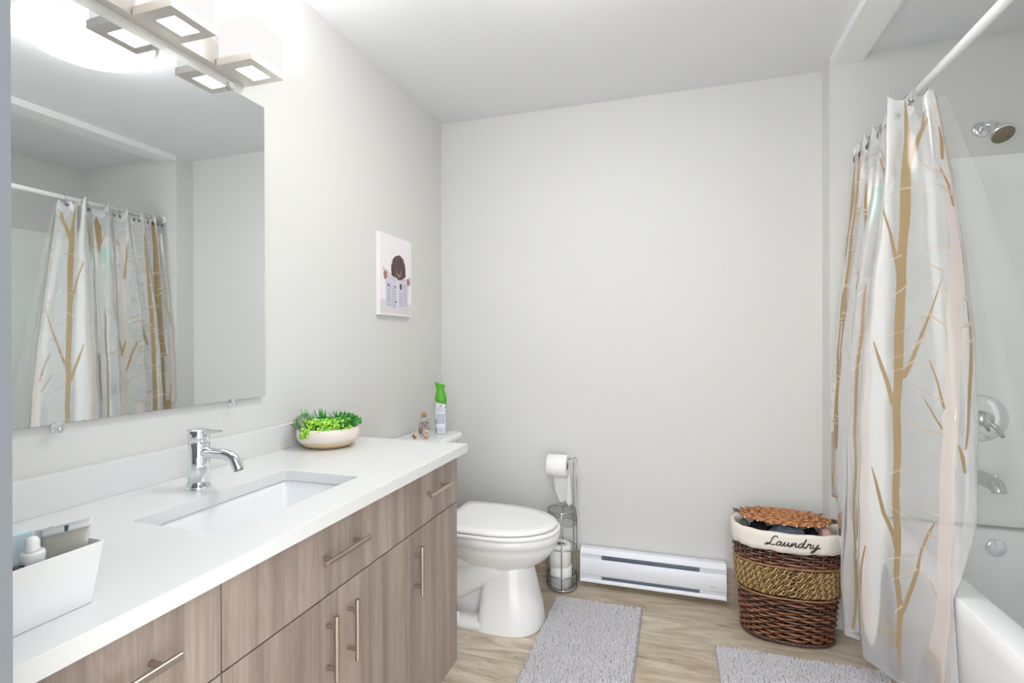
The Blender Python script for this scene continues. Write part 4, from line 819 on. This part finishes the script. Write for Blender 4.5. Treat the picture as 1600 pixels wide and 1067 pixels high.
for kind, pts in strokes:
    f_ = fld[kind]
    for (a0, z0, w0), (a1, z1, w1) in zip(pts[:-1], pts[1:]):
        mg = max(w0, w1)/2+.010
        m1 = (A2 > min(a0, a1)-mg) & (A2 < max(a0, a1)+mg) & (Z2 > min(z0, z1)-mg) & (Z2 < max(z0, z1)+mg)
        if not m1.any(): continue
        pa = A2[m1]-a0; pz = Z2[m1]-z0; da, dz = a1-a0, z1-z0; L2 = max(da*da+dz*dz, 1e-9)
        h = np.clip((pa*da+pz*dz)/L2, 0, 1); dist = np.hypot(pa-h*da, pz-h*dz)
        f_[m1] = np.maximum(f_[m1], (w0+(w1-w0)*h)/2-dist)
dbl = np.maximum(np.exp(-((U2-6.1)/.62)**4), np.clip((Z2-(ztop[:, None]-.045))/.004, 0, 1)*.55)
dbl = np.maximum(dbl, .65*np.exp(-((U2-3.45)/.22)**4)*np.clip((1.90-Z2)*6, 0, 1)*np.clip((Z2-.95)*3, 0, 1))
dbl = np.maximum(dbl, np.clip((.012-A2)/.002, 0, 1)); dbl = np.maximum(dbl, np.clip((zbot[:, None]+.014-Z2)/.002, 0, 1)*.5)
teal = np.exp(-((A2-float(np.interp(9.9, uu, AC)))/.035)**4)*np.clip((Z2-1.60)/.12, 0, 1)*(Z2 < 1.78)
m = bpy.data.materials.new('printed_vinyl'); m.use_nodes = True; n = NT(m); n.t.nodes.remove(n.b)
out = [x for x in n.t.nodes if x.type == 'OUTPUT_MATERIAL'][0]
def attr(nm):
    x = n.n('ShaderNodeAttribute'); x.attribute_name = nm
    return n.math('GREATER_THAN', x.outputs['Fac'], 0.0)
mo, mb_, mt = attr('ochre'), attr('blush'), attr('twig')
tr_ = n.n('ShaderNodeBsdfTransparent'); tr_.inputs[0].default_value = (.97, .975, .98, 1)
def film(col, tl=.5):
    d_ = n.n('ShaderNodeBsdfDiffuse'); d_.inputs[0].default_value = (*col, 1); x = n.n('ShaderNodeBsdfTranslucent'); x.inputs[0].default_value = (*col, 1)
    s_ = n.n('ShaderNodeMixShader'); s_.inputs[0].default_value = tl; n.l(d_.outputs[0], s_.inputs[1]); n.l(x.outputs[0], s_.inputs[2]); return s_.outputs[0]
def mixs(f, a, b_):
    s_ = n.n('ShaderNodeMixShader')
    if hasattr(f, 'node'): n.l(f, s_.inputs[0])
    else: s_.inputs[0].default_value = f
    n.l(a, s_.inputs[1]); n.l(b_, s_.inputs[2]); return s_.outputs[0]
lw = n.n('ShaderNodeLayerWeight'); lw.inputs[0].default_value = .35
haze = n.math('ADD', n.math('MULTIPLY', lw.outputs['Facing'], .45), .27)
hd = n.n('ShaderNodeAttribute'); hd.attribute_name = 'doubled'
haze = n.math('MINIMUM', n.math('ADD', haze, n.math('MULTIPLY', hd.outputs['Fac'], .45)), .92)
base = mixs(haze, tr_.outputs[0], film((.98, .975, .975), .32))
tl2 = n.n('ShaderNodeAttribute'); tl2.attribute_name = 'teal'
base = mixs(n.math('MULTIPLY', tl2.outputs['Fac'], .5), base, film(srgb(150, 212, 190), .4))
sh = mixs(n.math('MULTIPLY', mb_, .70), base, film(srgb(240, 226, 217), .4))
sh = mixs(n.math('MULTIPLY', mo, .97), sh, film(srgb(174, 150, 112), .22))
sh = mixs(n.math('MULTIPLY', mt, .80), sh, film(srgb(214, 196, 178), .3))
gl = n.n('ShaderNodeBsdfGlossy'); gl.inputs['Roughness'].default_value = .16
fr = n.n('ShaderNodeFresnel'); fr.inputs[0].default_value = 1.4
sh = mixs(n.math('MULTIPLY', fr.outputs[0], .8), sh, gl.outputs[0]); n.l(sh, out.inputs[0])
cu = grid_mesh('shower_curtain', V, NU, NZ_, m, None, {'ochre': fld['o'], 'blush': fld['b'], 'twig': fld['t'], 'doubled': dbl, 'teal': teal})
tag(cu, 'see-through vinyl shower curtain printed with brown and blush bare trees', 'shower curtain')

# clear liner: from the rod over the tub rim
LT = np.array([(2.000, 2.47), (2.006, 2.30), (2.002, 2.12), (2.003, 2.00), (2.03, 1.955), (2.045, 1.945)])
LM = np.array([(2.02, 2.48), (2.04, 2.34), (2.03, 2.18), (2.05, 2.05), (2.14, 1.95), (2.235, 1.91)])
LB = np.array([(2.13, 2.42), (2.15, 2.30), (2.13, 2.16), (2.13, 2.06), (2.25, 1.90), (2.42, 1.86)])
nu, nz2 = 90, 120
ul = np.linspace(0, 5, nu)[:, None]*np.ones((1, nz2)); tl_ = np.linspace(0, 1, nz2)[None, :]*np.ones((nu, 1))
zl = .40+(1.995-.40)*tl_; Pl = plan(ul, zl, (LT, LM, LB)); Pl[..., 0] += .005*np.sin(ul*9+zl*4)*(1-tl_)
Pl[..., 0] = np.where((zl < .53), np.maximum(Pl[..., 0], 2.10+(.0)*zl), np.maximum(Pl[..., 0], 2.10-(zl-.53)*.6))
m = bpy.data.materials.new('clear_vinyl'); m.use_nodes = True; n = NT(m); n.t.nodes.remove(n.b); out = [x for x in n.t.nodes if x.type == 'OUTPUT_MATERIAL'][0]
tr_ = n.n('ShaderNodeBsdfTransparent'); lw = n.n('ShaderNodeLayerWeight'); lw.inputs[0].default_value = .3
s1 = mixs(n.math('ADD', n.math('MULTIPLY', lw.outputs['Facing'], .25), .16), tr_.outputs[0], film((.98, .985, .98)))
gl = n.n('ShaderNodeBsdfGlossy'); gl.inputs['Roughness'].default_value = .1; fr = n.n('ShaderNodeFresnel'); fr.inputs[0].default_value = 1.35
n.l(mixs(n.math('MULTIPLY', fr.outputs[0], .6), s1, gl.outputs[0]), out.inputs[0])
li_ = grid_mesh('shower_liner', np.concatenate([Pl, zl[..., None]], -1).reshape(-1, 3), nu, nz2, m, None, {})
tag(li_, 'hazy clear shower liner hanging inside the tub behind the printed curtain', 'shower liner')

HY = [1.952, 2.036, 2.068, 2.165, 2.205, 2.240, 2.320, 2.352, 2.400, 2.440, 2.472, 2.503]
hl = ['star-charm curtain hook nearest the camera on the white rod', 'star-charm hook just before the tall folded tube of curtain', 'star-charm hook just behind the tall folded tube of curtain']
ordn = ['fourth', 'fifth', 'sixth', 'seventh', 'eighth', 'ninth', 'tenth', 'eleventh']
for k in range(8): hl.append('%s star-charm hook along the white rod, counted from the camera end' % ordn[k])
hl.append('star-charm curtain hook at the far end of the white rod, by the wall')
for k, y in enumerate(HY):
    t = thing('curtain_hook', hl[k], 'curtain hook', (RX, y, RZ), 'star hooks on the shower rod')
    ty_ = random.uniform(-.008, .008)
    MB().tube([(RX+.0175*math.cos(a)-.002, y+ty_*math.sin(a), RZ-.004+.0195*math.sin(a)) for a in [2*PI*q_/28 for q_ in range(28)]], .0011, 6, closed=True).build('wire_ring', M['steel'], t)
    MB().tube([(RX-.0195, y, RZ-.004), (RX-.026, y+ty_, RZ-.02), (RX-.028, y+ty_, RZ-.032)], .0010, 6).build('shank', M['steel'], t)
    st = MB(); ang = random.uniform(-.5, .5); yaw_ = random.uniform(-.5, .3); cst = Vector((RX-.030, y+ty_, RZ-.044))
    pts = []
    for q_ in range(10):
        r_ = .0155 if q_ % 2 == 0 else .0066; a = ang+PI/2+q_*PI/5
        pts.append((r_*math.cos(a), r_*math.sin(a)))
    def stp(x, v_, d_): return cst+Vector((-d_*math.cos(yaw_)+x*math.sin(yaw_), -x*math.cos(yaw_)-d_*math.sin(yaw_), v_))
    f_ = [stp(x, v_, .0005) for x, v_ in pts]; bk = [stp(x, v_, -.001) for x, v_ in pts]
    st.add(f_+bk+[stp(0, 0, .004), stp(0, 0, -.001)], [(q_, (q_+1) % 10, 20) for q_ in range(10)]+[(q_+10, (q_+1) % 10+10, 21) for q_ in range(10)]+[(q_, (q_+1) % 10, (q_+1) % 10+10, q_+10) for q_ in range(10)], 0, False)
    st.build('star_charm', M.setdefault('pewter', mat('pewter', srgb(120, 122, 128), .3, 1)), t)

# ------------------------------------------------------------------ bath mats
def mat_nubs(name, x0, x1, y0, y1, label, seed, rot=0.0):
    cx_, cy_ = (x0+x1)/2, (y0+y1)/2
    t = thing(name, label, 'bath mat', (cx_, cy_, 0), 'grey chenille bath mats'); t.rotation_euler[2] = rot
    fab = M.setdefault('chenille', mat('grey_chenille', srgb(212, 210, 213), .95, spec=.1, Sheen_Weight=.3))
    bk = M.setdefault('matback', mat('mat_binding', srgb(168, 168, 174), .9))
    ring = lambda z, r: rrect(x0-r, x1+r, y0-r, y1+r, .012+r, z, 4)
    MB().loft([ring(.0005, 0), ring(.003, .0015), ring(.0075, .0015), ring(.009, -.001)]).build('backing', bk, t)
    r2 = np.random.default_rng(seed); px = .0088
    gx, gy = np.meshgrid(np.arange(x0+.007, x1-.004, px), np.arange(y0+.007, y1-.004, .0078), indexing='ij')
    gx = gx.ravel()+r2.normal(0, .0016, gx.size); gy = gy.ravel()+r2.normal(0, .0014, gy.size); N_ = gx.size
    seg, rows = 6, 4; bv = [(0, 0, 1)]
    for a in range(1, rows-1+1):
        th = PI*.62*a/rows
        for k in range(seg): bv.append((math.sin(th)*math.cos(2*PI*k/seg), math.sin(th)*math.sin(2*PI*k/seg), math.cos(th)))
    bv = np.array(bv); bf = [(0, 1+k, 1+(k+1) % seg) for k in range(seg)]; qf = []
    for a in range(rows-1):
        for k in range(seg):
            if a < rows-1-0 and 1+(a+1)*seg+k < len(bv): qf.append((1+a*seg+k, 1+(a+1)*seg+k, 1+(a+1)*seg+(k+1) % seg, 1+a*seg+(k+1) % seg))
    s_ = np.stack([r2.uniform(.0036, .0052, N_), r2.uniform(.0034, .0050, N_), r2.uniform(.008, .0115, N_)], -1)
    th = r2.uniform(0, PI, N_); lean = r2.normal(0, .35, (N_, 2))
    L = bv[None]*s_[:, None, :]; c_, sn = np.cos(th)[:, None], np.sin(th)[:, None]
    X = L[..., 0]*c_-L[..., 1]*sn+lean[:, :1]*L[..., 2]; Y = L[..., 0]*sn+L[..., 1]*c_+lean[:, 1:]*L[..., 2]
    P = np.stack([X+gx[:, None]-cx_, Y+gy[:, None]-cy_, L[..., 2]+.0085-.001], -1).reshape(-1, 3)
    nb = len(bv); base = (np.arange(N_)*nb)
    T3 = (np.array(bf)[None]+base[:, None, None]).reshape(-1, 3); T4 = (np.array(qf)[None]+base[:, None, None]).reshape(-1, 4)
    me = bpy.data.meshes.new('chenille_pile'); me.from_pydata(P.tolist(), [], T3.tolist()+T4.tolist()); me.polygons.foreach_set('use_smooth', [True]*len(me.polygons)); me.materials.append(fab)
    o_ = bpy.data.objects.new('chenille_pile', me); sc.collection.objects.link(o_); o_.parent = t; o_['kind'] = 'stuff'
mat_nubs('bath_mat', .7025, 1.100, 1.66, 2.440, 'grey chenille bath mat lying in front of the toilet', 1, .0)
mat_nubs('bath_mat', 1.402, 1.985, 1.42, 2.240, 'grey chenille bath mat lying beside the tub, in front of the basket', 2, .01)

# ------------------------------------------------------------------ laundry basket
KX, KY = 1.692, 2.452; KH = .452
t = thing('laundry_basket', 'brown wicker laundry basket with white cloth liner between heater and curtain', 'laundry basket', (KX, KY, 0))
def sup(a, b_, th, e=2.5):
    c, s = math.cos(th), math.sin(th)
    return (a*math.copysign(abs(c)**(2/e), c), b_*math.copysign(abs(s)**(2/e), s))
def kab(z): f_ = z/KH; return .168+.040*f_, .112+.018*f_
wick = []
for k, c in enumerate(((96, 58, 38), (128, 80, 50), (70, 42, 30), (150, 98, 64))): wick.append(mat('wicker_%d' % k, srgb(*c), .26, spec=.7, Coat_Weight=.3))
NS = 30
def weave(mb, z, amp, r, ph, mi, flat=1.0, off=0.0, n=NS*6):
    a, b_ = kab(z); P = []
    for k in range(n):
        th = 2*PI*k/n; x, y = sup(a+off, b_+off, th); L = math.hypot(x, y); w_ = amp*math.cos(NS/2*th+ph)
        P.append((KX+x+w_*x/L, KY+y+w_*y/L, z+random.uniform(-.0004, .0004)))
    # closed flattened tube
    seg = 6; V_ = []
    for k in range(n):
        p0 = Vector(P[k-1]); p1 = Vector(P[(k+1) % n]); tg = (p1-p0).normalized(); nr = tg.cross(Vector((0, 0, 1))).normalized()
        for s_ in range(seg):
            q_ = 2*PI*s_/seg; V_.append(Vector(P[k])+nr*r*math.cos(q_)+Vector((0, 0, r*flat*math.sin(q_))))
    F_ = [(k*seg+s_, k*seg+(s_+1) % seg, ((k+1) % n)*seg+(s_+1) % seg, ((k+1) % n)*seg+s_) for k in range(n) for s_ in range(seg)]
    mb.add(V_, F_, mi)
wv = MB(); z = .012; row = 0
while z < .412:
    if not (.198 < z < .312):
        weave(wv, z, .0062, .0056, PI*(row % 2), random.choice((0, 0, 1, 2, 1)), 1.0)
    row += 1; z += .0118
wv.build('woven_wall', wick, t)
MB().loft([[(KX+sup(a, b_, 2*PI*k/60)[0], KY+sup(a, b_, 2*PI*k/60)[1], z_) for k in range(60)] for a, b_, z_ in ((.160, .104, .006), (.196, .118, .40), (.194, .116, .40), (.158, .102, .012))]).build('inner_wall', mat('wicker_inside', srgb(52, 30, 20), .7), t)
sk = MB()
for k in range(NS):
    th = 2*PI*(k+.0)/NS; P = []
    for z_ in (.006, .1, .2, .3, .415):
        a, b_ = kab(z_); x, y = sup(a, b_, th); P.append((KX+x, KY+y, z_))
    sk.tube(P, .0045, 6)
sk.build('stakes', wick[2], t, kind='stuff')
bs = MB()
for j in range(3):
    n_ = 220; P = []
    for k in range(n_):
        th = 2*PI*k/n_; a, b_ = kab(.008); x, y = sup(a+.004, b_+.004, th); q_ = 30*th+j*2*PI/3
        L = math.hypot(x, y); P.append((KX+x*(1+.004*math.cos(q_)/L), KY+y*(1+.004*math.cos(q_)/L), .0115+.0045*math.sin(q_)))
    bs.tube(P, .0042, 6, closed=True)
bs.build('braided_foot', wick[2], t)
rp = [mat('rush_%d' % k, srgb(*c), .5, spec=.4) for k, c in enumerate(((166, 134, 84), (120, 90, 52), (204, 176, 124), (86, 62, 36)))]
rb = MB()
for L_ in range(5):           # plaited rush band: knotted loops
    zc_ = .213+L_*.0215
    for j in range(3):
        n_ = 420; P = []
        for k in range(n_):
            th = 2*PI*k/n_; a, b_ = kab(zc_); x, y = sup(a+.0035, b_+.0035, th); q_ = 38*th+j*2*PI/3+L_*1.1
            L = math.hypot(x, y); rr_o = .0052*math.cos(q_)+.0018*math.sin(3.7*q_); P.append((KX+x*(1+rr_o/L), KY+y*(1+rr_o/L), zc_+.0098*math.sin(q_)+.002*math.cos(2.3*q_)))
        rb.tube(P, .0033, 5, closed=True, mi=(0, 2, 1)[j])
for k in range(1500):
    th = random.random()*2*PI; z_ = random.uniform(.204, .308); a, b_ = kab(z_); x, y = sup(a+.009, b_+.009, th); L = math.hypot(x, y)
    tx, ty_ = -y/L, x/L; ln_ = random.uniform(.003, .006); vz_ = random.uniform(-1, 1); c_ = Vector((KX+x, KY+y, z_)); d_ = Vector((tx, ty_, vz_)).normalized()
    rb.tube([c_-d_*ln_-Vector((x, y, 0))/L*.003, c_+Vector((x, y, 0))/L*.001, c_+d_*ln_-Vector((x, y, 0))/L*.003], [.0008, .0019, .0008], 4, mi=random.choice((0, 2, 2, 1, 3)))
rb.build('plaited_rush_band', rp, t)
eg = MB()
for z_ in (.192, .318): weave(eg, z_, .001, .0046, 0, 0, .7, .007)
eg.build('band_edge', mat('rush_edge', srgb(170, 128, 88), .5), t)
# cloth liner
lm_ = mat('calico', srgb(236, 230, 220), .9, spec=.15)
n_ = 120; rings = []
for off, z_, wv_ in ((-.016, .405, 0), (-.013, .440, 0), (-.007, .4545, 0), (.000, .4585, 0), (.007, .4550, 0), (.0105, .444, .2), (.0115, .42, .6), (.0122, .400, 1), (.0125, .384, 1.3), (.0105, .3835, 1.3), (.009, .40, 1)):
    a, b_ = kab(min(z_, .44)); ring_ = []
    for k in range(n_):
        th = 2*PI*k/n_; x, y = sup(a+off+wv_*.0012*math.sin(th*17), b_+off+wv_*.0012*math.sin(th*17), th)
        ring_.append((KX+x, KY+y, z_+(.003*math.sin(th*9)+.002*math.sin(th*23))*wv_*.5+.0015*math.sin(th*13)*(wv_ == 0)))
    rings.append(ring_)
lin = MB().loft(rings, False).build('cloth_liner', lm_, t)
# stitched lettering on the liner
tx = []
def S_(*p): tx.append(list(p))
S_((.34, .74), (.30, .88), (.20, .86), (.14, .62), (.12, .30), (.06, .06), (-.02, .02), (-.03, .12), (.06, .14), (.18, .03), (.32, .08)); S_((-.10, -.04), (.0, .02))
x = .36
S_((x+.16, .36), (x+.10, .42), (x+.02, .28), (x, .10), (x+.06, .02), (x+.14, .16), (x+.18, .40), (x+.17, .10), (x+.22, .02), (x+.28, .16)); x = .62
S_((x, .10), (x+.06, .40), (x+.04, .12), (x+.09, .02), (x+.17, .18), (x+.21, .40), (x+.20, .10), (x+.25, .03), (x+.31, .16)); x = .92
S_((x, .0), (x+.05, .40), (x+.04, .05), (x+.14, .36), (x+.20, .36), (x+.19, .10), (x+.24, .02), (x+.32, .16)); x = 1.23
S_((x+.17, .36), (x+.10, .42), (x+.02, .28), (x, .10), (x+.06, .02), (x+.14, .16), (x+.24, .86), (x+.19, .30), (x+.19, .08), (x+.24, .02), (x+.31, .14)); x = 1.54
S_((x, .0), (x+.05, .38), (x+.06, .46), (x+.10, .36), (x+.17, .40), (x+.16, .08), (x+.21, .02), (x+.28, .14)); x = 1.80
S_((x, .40), (x+.02, .12), (x+.08, .02), (x+.15, .18), (x+.20, .42), (x+.16, -.05), (x+.08, -.34), (x+.0, -.38), (x+.02, -.22), (x+.16, -.04), (x+.32, .10))
TW = .190/2.12; arc = []
aL, bL = kab(.42); aL += .0121; bL += .0121
prev = None; s_acc = 0; tab = []
for k in range(2001):
    th = PI+PI*k/2000*1.0; x_, y_ = sup(aL, bL, th)
    if prev: s_acc += math.hypot(x_-prev[0], y_-prev[1])
    prev = (x_, y_); tab.append((s_acc, x_, y_))
sa = np.array([q_[0] for q_ in tab]); xa = np.array([q_[1] for q_ in tab]); ya = np.array([q_[2] for q_ in tab])
s0 = float(np.interp(1.600-KX, xa, sa))
lt = MB()
for stx in tx:
    sm = bez([(p_[0]+p_[1]*.12, p_[1], 0) for p_ in stx], 6); P = []
    for p_ in sm:
        s_ = s0+p_.x*TW; xx = float(np.interp(s_, sa, xa)); yy = float(np.interp(s_, sa, ya)); L = math.hypot(xx, yy)
        P.append((KX+xx*(1+.0012/L), KY+yy-.0010, .409+p_.y*.042))
    lt.tube(P, .0021, 6)
lt.build('lettering', mat('brown_thread', srgb(62, 44, 36), .8), t)

# clothes inside and the wicker lid resting on them
def garment(label, cx_, cy_, cz_, rx_, ry_, rz_, col, seed, cat='clothes', fr_=1.0):
    r3 = np.random.default_rng(seed); ph = r3.uniform(0, 6, 12); mb = MB(); nr_, ns_ = 26, 44; rings = []
    for i in range(1, nr_):
        th = PI*i/nr_; ring_ = []
        for k in range(ns_):
            q_ = 2*PI*k/ns_; d_ = 1+.07*math.sin(5*q_+ph[0]+3*th)+.05*math.sin(9*q_+ph[1]-4*th)*fr_+.05*math.sin(7*th+ph[2]+2*q_)+.03*math.sin(13*q_+6*th+ph[3])*fr_
            ring_.append((cx_+rx_*d_*math.sin(th)*math.cos(q_), cy_+ry_*d_*math.sin(th)*math.sin(q_), cz_+rz_*d_*math.cos(th)))
        rings.append(ring_)
    mb.loft(rings, True); o_ = mb.build('garment', mat('cloth_%d' % seed, srgb(*col), .85, spec=.2)); tag(o_, label, cat, 'clothes in the laundry basket'); return o_
garment('crumpled blue-grey garment in the middle of the basket, under the lid', 1.690, 2.400, .434, .064, .050, .034, (92, 102, 114), 11)
garment('black garment on the left side of the basket, under the lid', 1.586, 2.430, .430, .032, .060, .036, (26, 26, 30), 12)
garment('black garment beside the pink one at the right of the basket', 1.782, 2.420, .426, .019, .062, .034, (22, 20, 24), 13)
garment('pale pink garment at the right end of the basket', 1.831, 2.425, .430, .022, .050, .036, (214, 176, 172), 14)
garment('olive grey garment at the left end of the basket', 1.528, 2.440, .428, .018, .045, .034, (92, 98, 88), 15)
garment('dark garment at the bottom of the basket, under the others', 1.690, 2.452, .340, .130, .075, .030, (44, 44, 50), 16)

t = thing('wicker_lid', 'loose light-brown wicker lid with poking twigs lying on the laundry', 'basket lid', (1.685, 2.447, .48))
lw_ = [mat('lid_wicker_%d' % k, srgb(*c), .4, spec=.5) for k, c in enumerate(((182, 122, 74), (150, 94, 56), (206, 146, 92), (120, 74, 46)))]
LX, LY, LZ_ = 1.685, 2.452, .4865
def lidz(x, y): return LZ_+.06*(y-LY)-.02*(x-LX)+.007*(1-min(1, (x-LX)**2/.032+(y-LY)**2/.0075))
wl = MB()
for j in range(11):
    f_ = (j+1)/11; a, b_ = .020+.148*f_, .076*f_; n_ = 150; P = []
    for k in range(n_):
        th = 2*PI*k/n_; x, y = a*math.cos(th), b_*math.sin(th); x += .016*math.copysign(1, x)*0
        P.append((LX+x, LY+y, lidz(LX+x, LY+y)+.0032*math.cos(17*th+PI*(j % 2))))
    wl.tube(P, .0042, 6, closed=True, mi=(0, 2, 1)[j % 3])
for j in range(3):
    n_ = 200; P = []
    for k in range(n_):
        th = 2*PI*k/n_; q_ = 34*th+j*2.09; x, y = (.172+.004*math.cos(q_))*math.cos(th), (.081+.004*math.cos(q_))*math.sin(th)
        P.append((LX+x, LY+y, lidz(LX+x, LY+y)+.0042*math.sin(q_)-.002))
    wl.tube(P, .0036, 6, closed=True, mi=(0, 1, 2)[j])
wl.build('woven_top', lw_, t)
for (a, ln_) in ((178, .030), (172, .034), (186, .030), (166, .022), (192, .02), (154, .014), (140, .012), (120, .010), (75, .012), (52, .020), (36, .028), (2, .030), (-5, .034), (8, .026), (-11, .026), (-16, .018), (-22, .014)):
    th = math.radians(a); x0_, y0_ = .150*math.cos(th), .070*math.sin(th); x1_, y1_ = (.176+ln_*.75)*math.cos(th), (.083+ln_*.8)*math.sin(th)
    tw_ = MB(); tw_.tube([(LX+x0_, LY+y0_, lidz(LX+x0_, LY+y0_)), (LX+x1_, LY+y1_, lidz(LX+x1_, LY+y1_)+random.uniform(0, .006))], .0024, 6)
    tw_.build('twig_end', M.setdefault('twig', mat('twig', srgb(110, 84, 66), .6)), t)
for a in (-34, -50, -66, -80, -95, -110, -128, -150):
    th = math.radians(a); x0_, y0_ = .181*math.cos(th), .0905*math.sin(th); bd_ = MB(); bd_.ball((LX+x0_, LY+y0_, lidz(LX+x0_, LY+y0_)-.004), .0042, 8, 6)
    bd_.build('cut_end', M.setdefault('cutw', mat('cut_willow', srgb(226, 206, 176), .6)), t)
